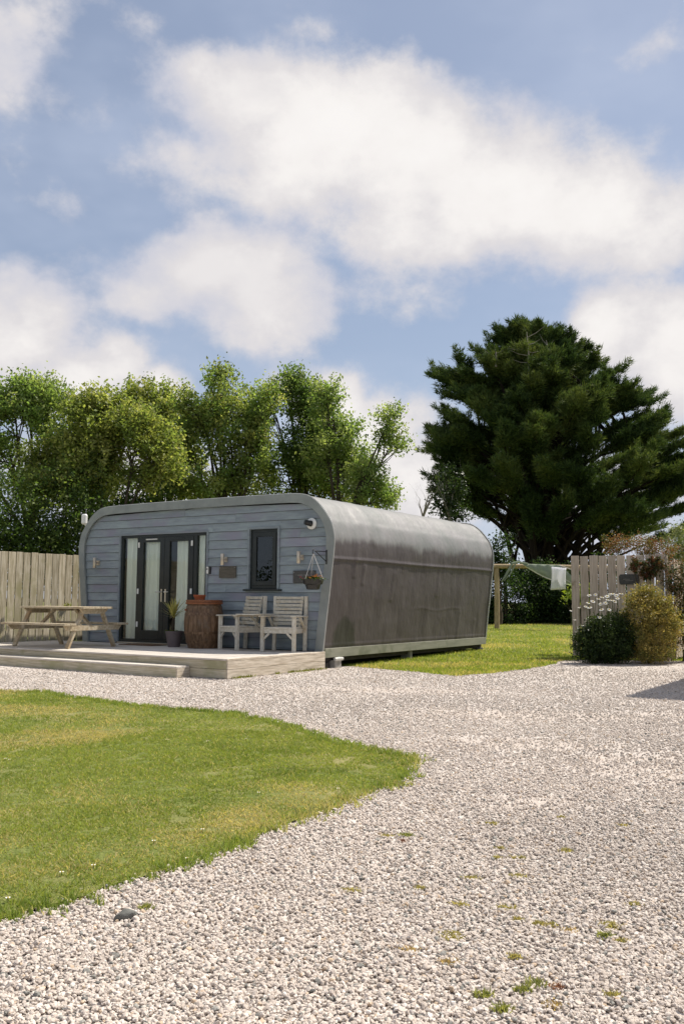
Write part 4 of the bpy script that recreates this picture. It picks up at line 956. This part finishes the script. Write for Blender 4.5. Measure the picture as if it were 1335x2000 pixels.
# hammock: sheet bunched along the beam at left, sagging to the right
rows = []
nc = 26; top = [(1018 + (1092 - 1018)*i/(nc-1), 1101 + 2.5*i/(nc-1)) for i in range(nc)]
def cat_low(i):
    s = i/(nc-1); x = 1022 + (1137 - 1022)*s; y = 1103 + (1144 - 1103)*(1 - (1 - s)**2.0); return (x, y)
for j in range(9):
    f = j/8; row = []
    for i in range(nc):
        a = top[i]; b = cat_low(i); px = a[0] + (b[0]-a[0])*f; py = a[1] + (b[1]-a[1])*f
        row.append(at(px, py, HY - .12 - .05*math.sin(f*3.1) - .015*math.sin(i*1.1 + 3*f)))
    rows.append(row)
hm = cloth('net_hammock', rows, 'net', 'pale green white net hammock slung from the log beam', 'hammock')
m = MB(); b = np.array(rows[0][0])
m.tube([tuple(np.array(rows[8][i]) - b) for i in range(nc)], .022, 6); m.build('edge_rope', 'rope', hm)
m = MB(); m.tube([tuple(at(x, y, HY - .14) - b) for x, y in ((1030, 1101), (1012, 1098), (1000, 1100), (996, 1108), (988, 1122), (979, 1136))], [.03, .04, .05, .05, .045, .02], 8); m.build('gathered_end', 'net', hm)
m = MB(); m.tube([tuple(at(x, y, HY - .16) - b) for x, y in ((1006, 1100), (1004, 1106), (996, 1120), (984, 1134))], [.03, .035, .03, .012], 8); m.build('gathered_end', 'net', hm)
m = MB(); m.tube([tuple(at(x, y, HY - .14) - b) for x, y in ((1100, 1130), (1116, 1139), (1137, 1144))], .02, 6); m.build('edge_rope', 'rope', hm)
m = MB(); m.tube([tuple(at(x, y, HY - .13) - b) for x, y in ((1092, 1104), (1120, 1114), (1142, 1117))], .012, 6); m.build('cord', 'rope', hm)
m = MB(); m.tube([tuple(at(x, y, HY - .13) - b) for x, y in ((1142, 1115), (1136, 1124), (1134, 1132), (1140, 1140))], [.05, .09, .10, .05], 8); m.build('gathered_end', 'net', hm)
rows = []
for j in range(10):
    f = j/9; row = []
    for i in range(12):
        s = i/11; x = 1076 + (1105 - 1076)*s - 1.0*f + .8*math.sin(f*4 + s*3); y = 1107 + 2.5*s + (1152.5 - 1107 - 2.5*s*(1.6))*f
        row.append(at(x, y, HY - .34 - .03*math.sin(s*9 + f*2) - .02*f))
    rows.append(row)
cloth('white_towel', rows, 'towel', 'white towel hanging over the log beam in front of the hammock', 'towel')

# ================================================================== TREES AND SHRUBS
def px_point(x, y, d): return at_depth(x, y, d)
def leafy(name, label, lobes, depth, trunk_px, pal, leaf=.10, dens=1.0, clump=.26, per=24, group=None, cat='tree', bark='bark', trunk_r=.17, gap=.38, spread=.8, limb=True, seed=0, matl='leaf', fork=.45):
    """a tree or shrub: lobes (x, y, rx, ry[, ddepth]) in pixels set at a real distance, filled with leaf clumps on twigs"""
    base = px_point(trunk_px, 1180, depth); base = np.array([base[0], depth, float(ground_z(base[0], depth))])
    t = empty(name, base, 0, label, cat, group); pal = np.array(pal)
    Cs, Os, Ts = [], [], []; limbs = MB(); k = depth/FPX
    cen = np.array([px_point(l[0], l[1], depth + (l[4] if len(l) > 4 else 0)) for l in lobes]); lowest = cen[:, 2].min()
    forkp = base + np.array([0, 0, max(.6, (cen[:, 2].mean() - base[2])*fork)])
    if limb:
        limbs.tube([tuple(np.zeros(3) - [0, 0, .1]), tuple((forkp - base)*.5 + [.05, 0, 0]), tuple(forkp - base)], [trunk_r, trunk_r*.85, trunk_r*.7], 9)
    for c, l in zip(cen, lobes):
        rx, rz = l[2]*k, l[3]*k; ry = rx*spread; R3 = np.array([rx, ry, rz])
        area = 4*math.pi*((rx*ry)**1.6/3 + (rx*rz)**1.6/3 + (ry*rz)**1.6/3)**(1/1.6)
        n = max(6, int(area*dens*15.0)); D = rand_dirs(n); rad = RNG.uniform(.35, 1.0, n)**.45
        P = c + D*R3*rad[:, None]*(.86 + .34*vnoise((D*2.2 + c), 3 + seed))[:, None]
        keep = vnoise(P*.95, 40 + seed)*.6 + vnoise(P*2.1, 60 + seed)*.4 > gap; P = P[keep]; D = D[keep]
        Cs.append(P); Os.append(unit(D + [0, 0, .35]))
        if limb:
            mid = forkp + (c - forkp)*.5 + RNG.normal(0, .12*rx, 3) + [0, 0, -.12*rz]; r0 = trunk_r*.5
            limbs.tube([tuple(forkp - base), tuple(mid - base), tuple(c - base)], [r0*.85, r0*.55, r0*.25], 7)
            for q in range(min(len(P), int(6 + 5*rx))):
                p = P[RNG.integers(0, len(P))]; s_ = mid + (c - mid)*RNG.uniform(.2, 1.0); m2 = (s_ + p)/2 + RNG.normal(0, .1*rx, 3)
                limbs.tube([tuple(s_ - base), tuple(m2 - base), tuple(p - base)], [r0*.26, r0*.17, r0*.06], 5, cap=False)
    C = np.concatenate(Cs); O = np.concatenate(Os); n = len(C)
    cc = RNG.choice(len(pal), n); bright = RNG.uniform(.88, 1.5, n)
    LC = np.repeat(C, per, 0); LO = np.repeat(O, per, 0); N = len(LC)
    along = RNG.uniform(-1.0, 1.2, N)[:, None]*clump; off = RNG.normal(0, clump*.42, (N, 3))
    LC = LC + LO*along + off
    LD = unit(LO*.55 + rand_dirs(N)); col = pal[np.repeat(cc, per)]*np.repeat(bright, per)[:, None]*RNG.uniform(.75, 1.25, N)[:, None]
    S = leaf*RNG.uniform(.6, 1.3, N)
    if limb: limbs.build('trunk', bark, t)
    link('crown', leaf_mesh('crown', LC - base, LD, S, .62, col), matl, t)
    return t
OLIVE = [(.225,.25,.065), (.175,.215,.055), (.28,.285,.095), (.135,.175,.045)]
GREEN = [(.165,.23,.065), (.21,.265,.085), (.130,.195,.052), (.26,.30,.11)]
DEEP = [(.105,.16,.045), (.14,.195,.056), (.075,.12,.034), (.185,.23,.075)]
SHADE = [(.062,.10,.026), (.085,.13,.032), (.046,.078,.020), (.12,.155,.042)]
TG = 'broadleaf trees behind the pod'
leafy('broadleaf_tree', 'pale green bushy tree at the left edge, its top against the cloud', [(30,805,70,58),(95,800,52,50),(20,890,75,65),(120,860,65,55),(60,770,38,26),(-40,850,80,80)], 27, 50, GREEN, 0.108, 1.0, .27, 48, TG, seed=1)
leafy('broadleaf_tree', 'olive green oak-like tree left of centre above the pod corner', [(195,835,75,62),(205,785,30,24),(265,865,80,62),(160,920,85,62),(300,905,60,42),(105,930,70,55)], 26, 200, OLIVE, 0.112, 1.0, .27, 48, TG, seed=2)
leafy('broadleaf_tree', 'yellow green round-topped tree between the olive tree and the open-branched tree', [(285,785,50,36),(335,790,40,36),(325,845,55,48),(345,905,55,40),(255,805,36,28),(375,800,36,36)], 31, 310, OLIVE, 0.112, .95, .28, 46, TG, seed=3, gap=.41)
leafy('broadleaf_tree', 'open-branched tree above the doors with sky showing between its limbs', [(425,772,66,42),(515,790,40,40),(385,785,40,34),(400,815,55,50),(480,800,55,50),(450,850,70,45),(520,850,45,45),(500,910,60,35),(370,870,35,40),(430,725,18,12),(400,950,80,22)], 30, 440, OLIVE + GREEN, 0.112, .85, .28, 46, TG, seed=4, gap=.45)
leafy('broadleaf_tree', 'dark green dense tree rising highest above the pod roof', [(578,772,46,40),(605,805,52,45),(562,745,22,18),(540,815,40,40),(590,870,60,45),(560,920,60,40),(640,920,60,40)], 31.5, 590, DEEP, 0.112, 1.0, .27, 48, TG, seed=5, gap=.39)
leafy('broadleaf_tree', 'lighter green loose tree right of the dark tree', [(650,808,40,44),(665,850,40,50),(640,770,25,22),(690,900,38,40),(640,900,45,40)], 30, 660, GREEN, 0.105, .9, .27, 44, TG, seed=6, gap=.44)
leafy('broadleaf_tree', 'thin leaning tree with two separate leafy tufts above the pod roof', [(762,815,24,20),(768,860,27,22),(752,850,20,24),(738,955,36,28),(705,945,38,34),(755,975,28,18),(715,915,26,22)], 29, 690, GREEN, 0.100, .9, .23, 40, TG, seed=7, gap=.40, trunk_r=.12, fork=.75)
SG = 'hedge shrubs along the boundary'
k = 0
for (x, y, rx, ry, d, pal, lb) in ((20,1010,90,95,24.5,SHADE,'dark leafy hedge shrub behind the board fence at the left edge'), (120,1000,85,90,25,SHADE,'dark leafy hedge shrub behind the board fence nearest the pod corner'),
      (240,960,90,60,29,SHADE,'dark hedge shrub showing just over the left shoulder of the pod'), (470,975,100,45,32,OLIVE,'low olive hedge shrub peeping over the middle of the pod roof'), (640,985,90,40,32,OLIVE,'low olive hedge shrub peeping over the right end of the pod front')):
    leafy('hedge_shrub', lb, [(x, y, rx, ry), (x - rx*.5, y + ry*.7, rx*.8, ry*.7), (x + rx*.5, y + ry*.8, rx*.8, ry*.7)], d, x, pal, .10, .9, .26, 24, SG, 'shrub', seed=10 + k, gap=.30, trunk_r=.1, limb=True, fork=.3); k += 1
DARK = [(.020,.040,.012), (.030,.055,.016), (.015,.030,.010), (.042,.068,.020)]
for (x, y, rx, ry, d, lb) in ((985,1170,50,62,37,'dark evergreen hedge shrub behind the left log post'), (1050,1168,55,62,38,'dark evergreen hedge shrub behind the hammock'), (1115,1168,55,62,37.5,'dark evergreen hedge shrub behind the white towel'), (1190,1160,60,70,37,'dark evergreen hedge shrub hidden mostly by the timber screen'), (975,1085,26,40,36,'thin upright dark shrub beside the far end of the pod'), (1060,1122,60,20,39,'dark shrub tops under the cypress trunks')):
    leafy('hedge_shrub', lb, [(x, y, rx, ry), (x, y + ry*.6, rx*1.1, ry*.6)], d, x, DARK, .11, 1.1, .25, 24, SG, 'shrub', seed=20 + k, gap=.28, trunk_r=.1, limb=True, fork=.3, spread=.5); k += 1

# ---------------------------------------------------------------- Monterey-cypress-like conifer
def cypress():
    Yc = 46.0; s = Yc/FPX; ax = 1092; base = px_point(ax, 1178, Yc); base = np.array([base[0], Yc, float(ground_z(base[0], Yc))])
    t = empty('cypress_tree', base, 0, 'huge dark many-stemmed cypress with layered feathery foliage', 'tree')
    zpx = lambda y: (1178 - y)*s + CZ - base[2]
    env = [(634, 1026, 14, 22), (655, 1022, 62, 72), (690, 1024, 112, 118), (740, 1040, 172, 165), (800, 1060, 205, 212), (850, 1080, 240, 250), (905, 1092, 256, 262), (950, 1098, 258, 262), (1000, 1108, 220, 248), (1040, 1116, 165, 225), (1075, 1120, 110, 150), (1100, 1110, 60, 70)]
    zs = np.array([zpx(e[0]) for e in env])[::-1]; cx = (np.array([e[1] for e in env])[::-1] - ax)*s; rl = np.array([e[2] for e in env])[::-1]*s; rr = np.array([e[3] for e in env])[::-1]*s
    wood = MB(); C, D = [], []
    def env_at(z, a):
        r = np.where(np.cos(a) < 0, np.interp(z, zs, rl), np.interp(z, zs, rr)); return np.interp(z, zs, cx), r
    # stems
    stems = []
    for k in range(15):
        a = k*2.4 + .3; f = (k + 1)/15; b = np.array([math.cos(a)*.9*f - .3, math.sin(a)*.8*f, 0])
        zt = zs[-1]*(1.0 - .45*f**1.3); c0, r0 = env_at(zt*.92, a); top = np.array([c0 + math.cos(a)*r0*.62*f, math.sin(a)*r0*.62*f, zt*.95])
        mid = b + (top - b)*.42 + np.array([math.cos(a)*.5*f, math.sin(a)*.5*f, -.3*f]); pts = []
        for q in range(9):
            u = q/8; p = (1-u)**2*b + 2*u*(1-u)*mid + u*u*top; pts.append(p + RNG.normal(0, .06, 3)*(q > 0))
        r = .36 - .17*f; wood.tube([tuple(p) for p in pts], [r*(1 - .85*q/8) + .02 for q in range(9)], 8); stems.append(np.array(pts))
    # boughs sweeping up and out from the stems, each carrying flat feathery fans
    nb = 370
    for k in range(nb):
        f = (k + RNG.uniform(0, 1))/nb; ze = zs[0] + 1.6 + (zs[-1] - zs[0] - 1.6)*f**.9; a = k*2.39996 + RNG.normal(0, .25)
        c0, r0 = env_at(ze, a); r0 = float(r0); lump = .82 + .30*vnoise(np.array([[math.cos(a)*1.9 + 5, math.sin(a)*1.9 + 5, ze*.8]]), 77)[0]
        inner = RNG.uniform() < .22; rad = r0*lump*(RNG.uniform(.35, .7) if inner else RNG.uniform(.86, 1.0))
        E_ = np.array([float(c0) + math.cos(a)*rad, math.sin(a)*rad*.9, ze])
        low = np.clip((7.0 - ze)/3.5, 0, 1)
        if vnoise(E_[None]*.5, 91)[0] < .31 + .31*low: continue
        rise = .30*rad + .5 + .15*ze*(1 - f); st = stems[RNG.integers(0, len(stems))]
        S_ = st[np.argmin(np.linalg.norm(st - np.array([E_[0]*.3, E_[1]*.3, max(.8, ze - rise)]), axis=1))]
        mid = S_ + (E_ - S_)*np.array([.5, .5, .80]); us = np.linspace(0, 1, 7); path = np.array([(1-u)**2*S_ + 2*u*(1-u)*mid + u*u*E_ for u in us]) + RNG.normal(0, .05, (7, 3))
        wood.tube([tuple(p) for p in path], [.085*(1 - .8*u) + .01 for u in us], 5, cap=False)
        L0 = np.linalg.norm(E_ - S_); t0 = max(.40, 1 - 2.4/max(.5, L0)); nf = int(4 + 3.6*min(2.6, L0*(1 - t0)))
        for q in range(nf):
            u = t0 + (1.04 - t0)*(q + RNG.uniform(0, 1))/nf; u = min(u, 1.03)
            P = (1-u)**2*S_ + 2*u*(1-u)*mid + u*u*E_; tan = unit(2*(1-u)*(mid - S_) + 2*u*(E_ - mid))
            sg = RNG.choice((-1, 1)); latd = np.cross(tan, [0, 0, 1.0]); latd = latd/max(1e-6, np.linalg.norm(latd)); sp_ = RNG.uniform(.2, 1.1)*(1 - .5*max(0, u - .8)/.2)
            dirv = unit(tan*1.0 + latd*sg*sp_ + np.array([0, 0, .06 + .10*RNG.normal()])); lat = unit(np.cross(dirv, [0, 0, 1.0])); upn = np.cross(lat, dirv)
            Lp = RNG.uniform(.55, 1.05)*(.75 + .25*min(1, r0/6)); n = int(58*Lp)
            al = RNG.uniform(-.15, 1.0, n); w_ = RNG.normal(0, .26, n)*(1.15 - .8*np.clip(al, 0, 1)); th = RNG.normal(0, .045, n)
            Q = P + dirv*(al*Lp)[:, None] + lat*(w_*Lp)[:, None] + upn*(th*Lp + -.04*Lp + .05*Lp*np.cos(w_*3) + .24*Lp*np.clip(al, 0, 1)**3)[:, None]
            C.append(Q); D.append(unit(dirv*.85 + lat*(w_*1.8)[:, None] + upn*.35 + RNG.normal(0, .25, (n, 3))))
    C = np.concatenate(C); D = np.concatenate(D); n = len(C); rep = 6
    C = np.repeat(C, rep, 0) + RNG.normal(0, .05, (n*rep, 3)); D = unit(np.repeat(D, rep, 0) + RNG.normal(0, .42, (n*rep, 3))); n *= rep
    L = RNG.uniform(.09, .30, n); pal = np.array([(.046,.080,.026), (.070,.110,.033), (.032,.058,.019), (.135,.165,.050), (.098,.138,.042)])
    big = vnoise(C*.9, 15); idx = np.clip((big*5 + RNG.normal(0, .9, n)).astype(int), 0, 4); col = pal[[2, 0, 1, 4, 3]][idx]*RNG.uniform(.75, 1.25, n)[:, None]
    wood.build('trunk', 'bark_dark', t)
    link('crown', blade_mesh('crown', C, C + D*L[:, None], RNG.uniform(.028, .055, n), col), 'needle', t)
    # bleached dead leaders near the top
    for (x, y0, y1, br) in ((1028, 738, 648, 9), (965, 716, 675, 4), (1066, 704, 664, 4)):
        pz = px_point(x + 3, y0, Yc) - base; yy = -float(np.interp(pz[2], zs, rl))*.86; p0 = px_point(x + 3, y0, Yc + yy) - base; p1 = px_point(x, y1, Yc + yy*.92) - base; m = MB()
        mid = (p0 + p1)/2 + [.05, 0, 0]; m.tube([tuple(p0), tuple(mid), tuple(p1)], [.055, .042, .012], 6)
        for q in range(br):
            f = .25 + .7*q/max(1, br); b = p0 + (p1 - p0)*f; sd = -1 if q % 2 else 1; e = b + np.array([sd*RNG.uniform(.25, 1.1), RNG.uniform(-.3, .2), RNG.uniform(-.05, .6)]); m.tube([tuple(b), tuple((b + e)/2 - [0, 0, .06]), tuple(e)], [.022, .015, .005], 5)
        m.build('dead_branch', 'deadwood', t)
cypress()

def bare_tree(x, ybot, ytop, depth, label, n=7, spread=1.0, lean=0.0):
    base = px_point(x, 1180, depth); base = np.array([base[0], depth, float(ground_z(base[0], depth))]); H = px_point(x, ytop, depth)[2] - base[2]; zb = px_point(x, ybot, depth)[2] - base[2]
    t = empty('bare_tree', base, 0, label, 'tree', 'leafless trees beside the cypress'); m = MB(); m.tube([(0, 0, -.1), (.05, 0, zb*.5), (0, .03, zb)], [.12, .10, .075], 7); m.build('trunk', 'deadwood', t); m = MB()
    def grow(p, d, L, r, lv):
        pts = [p]; rs = [r]
        for q in range(3):
            d = (d + Vector((random.gauss(0, .16), random.gauss(0, .16), .09))).normalized(); p = p + d*L/3; pts.append(p); rs.append(r*(1 - .24*(q+1)))
        m.tube(pts, rs, 5, cap=False)
        if lv:
            for q in range(random.choice((2, 3))):
                d2 = (d + Vector((random.gauss(0, .5), random.gauss(0, .4), .15))).normalized(); grow(pts[random.choice((1, 2, 3))], d2, L*.68, rs[-1]*.75, lv - 1)
    for q in range(n):
        d = Vector((random.gauss(lean, .30*spread), random.gauss(0, .25), 1)).normalized(); grow(Vector((0, .03, zb)), d, (H - zb)*.42, .042, 3)
    m.build('branches', 'deadwood', t)
bare_tree(826, 1010, 905, 36, 'small leafless grey tree rising behind the pod roof left of the cypress', 5, .8)
bare_tree(878, 1010, 850, 38, 'leafless grey tree with ivy at the left foot of the cypress', 5, .6)
bare_tree(985, 1120, 1010, 40, 'thin leafless twiggy tree below the cypress by the pod end', 5, .9)
leafy('ivy_clump', 'dark ivy clump clothing the leafless tree left of the cypress', [(878,955,30,16),(870,985,30,14),(885,1005,25,14),(872,930,16,9)], 38.3, 878, DARK, .13, 1.0, .26, 22, None, 'ivy', seed=41, gap=.3, limb=True, trunk_r=.08, fork=.9, matl='shrub_leaf')

# ---------------------------------------------------------------- border planting by the screen
def bush(name, label, lobes, depth, x, pal, leaf, dens, per, clump, cat='shrub', gap=.3, seed=0, spread=.8):
    return leafy(name, label, lobes, depth, x, pal, leaf, dens, clump, per, None, cat, 'bark', .03, gap, spread, True, seed, 'shrub_leaf', .3)
GOLD = [(.27,.215,.060), (.36,.285,.09), (.20,.185,.05), (.13,.15,.042), (.31,.265,.10)]
bush('golden_shrub', 'rounded golden brown small-leaved shrub in front of the timber screen', [(1255,1205,40,42),(1242,1256,36,30),(1285,1232,34,36),(1262,1172,28,22),(1222,1243,20,20),(1303,1200,20,18),(1268,1274,44,16),(1252,1158,9,8),(1272,1152,8,7),(1210,1258,12,12),(1240,1175,16,14),(1292,1176,16,16),(1228,1205,14,14),(1316,1222,14,12)], 18.25, 1262, GOLD, .034, 10, 24, .095, gap=.38, seed=51)
DK2 = [(.022,.042,.013), (.034,.060,.017), (.016,.030,.010), (.05,.08,.022)]
dz = bush('daisy_plant', 'dark green clump topped with white daisies beside the golden shrub', [(1175,1248,42,34),(1152,1266,28,26),(1200,1262,36,30),(1182,1226,28,20),(1214,1236,24,28),(1138,1246,14,16),(1162,1222,16,14),(1205,1212,14,12),(1180,1274,46,18)], 18.3, 1180, DK2, .045, 9, 22, .085, 'daisy plant', .30, 52)
b = np.array(dz.location)
for i, (x, y) in enumerate(((1150,1163),(1162,1162),(1168,1170),(1157,1175),(1148,1178),(1143,1185),(1175,1167),(1151,1187),(1182,1178),(1172,1180),(1190,1161),(1196,1160),(1203,1163),(1212,1160),(1186,1172),(1194,1173),(1199,1175),(1174,1191),(1170,1206),(1185,1165),(1205,1169),(1189,1191),(1130,1187),(1114,1193),(1122,1211),(1137,1222))):
    p = px_point(x, y, 18.05 + .12*math.sin(i*1.7)) - b; r = random.uniform(.042, .058) if i < 22 else .028; m = MB(); tl = Vector((random.uniform(-.35, .35), random.uniform(-.7, -.1), 1)).normalized(); a = tl.cross(Vector((1, 0, 0))).normalized(); c = tl.cross(a)
    P = Vector(p); npet = 13
    for j in range(npet):
        g = 2*math.pi*j/npet; h = g + .36; f = lambda ang, rr, up: tuple(P + a*math.cos(ang)*rr + c*math.sin(ang)*rr + tl*up)
        m.add([f(g + .18, r*.2, .002), f(g, r*.8, .004), f(g + .18, r*1.05, -.002), f(h, r*.8, .004)], [(0, 1, 2, 3)])
    fl = m.build('daisy_flower', 'petal', dz)
    e = MB(); e.lathe([(r*.32, 0), (r*.28, .008), (r*.1, .012)], 8); o = e.build('eye', 'daisy_eye', fl, loc=tuple(P + tl*.003)); o.rotation_euler = tl.to_track_quat('Z', 'Y').to_euler()
    st = MB(); q = P + Vector((random.uniform(-.05, .1), .10, -.62)); st.tube([tuple(P - tl*.002), tuple((P + q)/2 + Vector((.02, 0, .05))), tuple(q)], .004, 5); s_ = st.build('stem', 'stem_green', fl) if 'stem_green' in MATS else None
    if s_ is None: noisy('stem_green', [(0, (.05,.08,.02)), (1, (.08,.11,.03))], 8); st.build('stem', 'stem_green', fl)
RED = [(.17,.070,.040), (.11,.10,.030), (.20,.095,.045), (.08,.095,.028), (.15,.12,.04)]
bush('red_shrub', 'red tinted leafy shrub spilling over the top of the timber screen', [(1215,1072,34,18),(1250,1070,36,22),(1285,1075,34,22),(1200,1062,20,14)], 20.6, 1250, RED, .035, 7, 20, .10, gap=.32, seed=53)
bush('mixed_shrub', 'tall red and green shrub beside the end post at the right edge', [(1322,1120,26,42),(1325,1180,28,50),(1330,1235,34,40),(1345,1150,30,60)], 19.0, 1330, RED + DK2, .035, 7, 20, .09, gap=.30, seed=54)
PALE = [(.17,.20,.075), (.12,.16,.05), (.23,.25,.13), (.09,.13,.04)]
bush('pale_shrub', 'pale variegated green shrub at the right edge above the fence', [(1325,1060,32,26),(1345,1040,30,30),(1310,1082,18,16),(1345,1085,30,24)], 21.6, 1330, PALE, .045, 5, 20, .11, gap=.30, seed=55)
LIME = [(.20,.27,.03), (.15,.22,.025), (.26,.32,.05)]
bush('lime_plant', 'bright lime green leafy plant at the left end of the timber screen', [(1122,1165,18,14),(1108,1178,16,12),(1135,1158,18,18),(1128,1188,18,12)], 20.9, 1125, LIME, .085, 2.6, 10, .10, 'plant', .28, 56)
cl = bush('climbing_plant', 'dark reddish climber trained on the right half of the timber screen', [(1272,1105,18,15),(1262,1118,12,14),(1240,1098,7,10),(1236,1112,6,8),(1285,1100,10,9)], 18.95, 1268, [(.05,.06,.02), (.12,.09,.035), (.03,.045,.015), (.14,.06,.035)], .050, 16, 20, .055, 'climber', .12, 57, .35)
# plant at the foot of the fence behind the picnic table
bush('fence_weed', 'yellow green weed growing at the foot of the board fence', [(118,1198,6,5),(100,1176,5,4),(130,1182,4,4)], 20.3, 112, [(.22,.24,.04), (.16,.19,.03)], .05, 5, 8, .05, 'weed', .1, 58)

# ---------------------------------------------------------------- small things on the drive and lawn
def stone():
    P = at_ground(245, 1797); t = empty('stone', P, .3, 'grey stone lying on the gravel near the lawn edge', 'stone')
    bm = bmesh.new(); bmesh.ops.create_icosphere(bm, subdivisions=3, radius=1)
    for v in bm.verts: c = v.co.copy(); n_ = vnoise(np.array([[c.x*1.4 + 3, c.y*1.4, c.z*1.4]]), 5)[0]; v.co = Vector((c.x*.046, c.y*.024, c.z*.020 + .016))*(.75 + .5*n_)
    me = bpy.data.meshes.new('stone_body'); bm.to_mesh(me); bm.free(); link('stone_body', me, 'rock', t)
stone()
def weed(x, y, r, pal, label, group, n=70, h=.022):
    P = at_ground(x, y); t = empty('gravel_weed', P, 0, label, 'weed', group); pal = np.array(pal)
    r = r*.72; h = h*.75; q = np.stack([RNG.normal(0, r*.8, n), RNG.normal(0, r*.6, n), RNG.uniform(.006, .013, n)], 1); a = RNG.uniform(0, 6.283, n); hh = h*RNG.uniform(.4, 1.2, n); ln = np.abs(RNG.normal(0, .9, n))
    T = q + np.stack([np.cos(a)*hh*ln, np.sin(a)*hh*ln, hh], 1)
    link('leaves', blade_mesh('leaves', q, T, .007, pal[RNG.choice(len(pal), n)]*RNG.uniform(.7, 1.2, n)[:, None]), 'grass_blade', t)
YG = [(.36,.33,.15), (.42,.37,.18), (.30,.29,.12)]; GG = [(.22,.25,.09), (.28,.30,.11)]; OR = [(.44,.35,.19), (.38,.28,.15)]; RD = [(.24,.11,.085), (.29,.16,.12)]
for (x, y) in ((690,1745),(885,1838),(1050,1810),(1072,1812),(1190,1812),(1198,1817),(1010,1802),(992,1778),(895,1772),(820,1740),(755,1637),(960,1612),(1215,1617),(977,1661),(1012,1680),(1013,1716),(1105,1666),(1095,1600),(1240,1772),(1195,1950),(880,1830),(1215,1845),(1005,1876),(920,1720),(970,1680)):
    weed(x, y, random.uniform(.018, .034), YG, 'small yellow green moss tuft in the pale gravel', 'yellow moss tufts in the gravel', 80, .014)
for (x, y) in ((943,1952),(1020,1942),(1048,1930),(981,1979),(1182,1835),(793,1636)): weed(x, y, .026, GG, 'small bright green weed growing through the gravel', 'green weeds in the gravel', 90, .024)
for (x, y) in ((800,1862),(1082,1970),(875,1886),(1115,1825)): weed(x, y, .03, OR, 'small orange brown dried weed in the gravel', 'dried weeds in the gravel', 80, .012)
for (x, y) in ((786,1646),(1090,1935)): weed(x, y, .022, RD, 'small reddish weed in the gravel', 'red weeds in the gravel', 60, .012)
weed(283, 1779, .022, GG, 'small green weed beside the grey stone near the lawn edge', None, 90, .028)
for (x, y) in ((300,1655),(395,1632),(365,1690),(182,1704),(120,1718),(480,1450),(325,1452),(505,1558),(405,1455),(10,1490),(18,1492),(660,1550),(15,1770)):
    P = at_ground(x, y); t = empty('lawn_daisy', (P[0], P[1], .017), 0, 'tiny white daisy in the front lawn', 'daisy', 'daisies in the front lawn'); m = MB()
    for j in range(10): g = j*.628; m.add([(0, 0, .012), (.009*math.cos(g), .009*math.sin(g), .015), (.010*math.cos(g + .3), .010*math.sin(g + .3), .016), (.009*math.cos(g + .6), .009*math.sin(g + .6), .015)], [(0, 1, 2, 3)])
    m.build('petals', 'petal', t); m = MB(); m.lathe([(.004, .014), (.003, .018)], 8); m.build('eye', 'daisy_eye', t); m = MB(); m.tube([(0, 0, -.02), (0, 0, .012)], .0015, 5); m.build('stem', 'stem_green', t)
# green weeds along the deck side
n = 900; f = RNG.uniform(0, 1, n); P = np.array([PW(.05, -2.7 + 2.9*q)[:2] for q in f]) + RNG.normal(0, .035, (n, 2)); clp = vnoise(np.stack([f*14, f*0], 1), 6) > .42; P = P[clp]; n = len(P)
h = RNG.uniform(.01, .05, n); a = RNG.uniform(0, 6.283, n); B = np.stack([P[:, 0], P[:, 1], np.full(n, .008)], 1); T = B + np.stack([np.cos(a)*h*.6, np.sin(a)*h*.6, h], 1)
tag(link('deck_edge_weeds', blade_mesh('deck_edge_weeds', B, T, .016, np.array([.15, .17, .035])*RNG.uniform(.6, 1.5, n)[:, None]), 'grass_blade'), 'low weeds growing along the side of the deck', 'weeds', kind='stuff')

# ---------------------------------------------------------------- the building whose shadow falls on the drive, just outside the right of the frame
def shed():
    tip = np.array([3.645, 11.897]); H = 3.15; sh = (S_U*UV_ + S_V*EV)[:2]
    c = tip + sh*H; t = empty('neighbour_shed', (c[0], c[1], 0), POD_ROT, 'timber clad cabin outside the right edge whose shadow falls on the gravel', 'shed')
    for k in range(16):
        z = k*.19; m = MB(); m.box(.12, 4.4, .10, .125, z, z + .185); m.build('wall_board', 'fence_pink', t); m = MB(); m.box(.10, .1195, .126, 5.9, z, z + .185); m.build('wall_board', 'fence_pink', t)
    m = MB(); m.box(0, 4.5, 0, 6.0, 3.05, H); m.build('roof', 'membrane', t); m = MB(); m.box(.13, 4.4, .13, 5.9, 0, 3.04); m.build('core', 'interior', t)
shed()
# evergreen shrubs beyond the front lawn outside the left edge, seen as reflections in the pod's glass
srcs = [o for o in COL.objects if o.name.startswith('hedge_shrub') and o['label'].startswith('dark evergreen')][:3]
for i, (x, y) in enumerate(((-18.5, 12.2), (-19.5, 9.6), (-20.5, 7.0), (-21.0, 14.6), (-21.5, 4.4))):
    s0 = srcs[i % 3]; r = s0.copy(); COL.objects.link(r); r.location = (x, y, 0); r.rotation_euler = (0, 0, 1.3*i + .4); r.scale = (1.25, 1.25, 1.15)
    r['label'] = ('evergreen shrub outside the left edge mirrored in the pod window', 'evergreen shrub outside the left edge opposite the french doors', 'evergreen shrub outside the left edge beside the front lawn', 'farthest evergreen shrub outside the left edge', 'nearest evergreen shrub outside the left edge')[i]; r['group'] = 'shrubs outside the left edge'
    for ch in s0.children: c2 = ch.copy(); COL.objects.link(c2); c2.parent = r
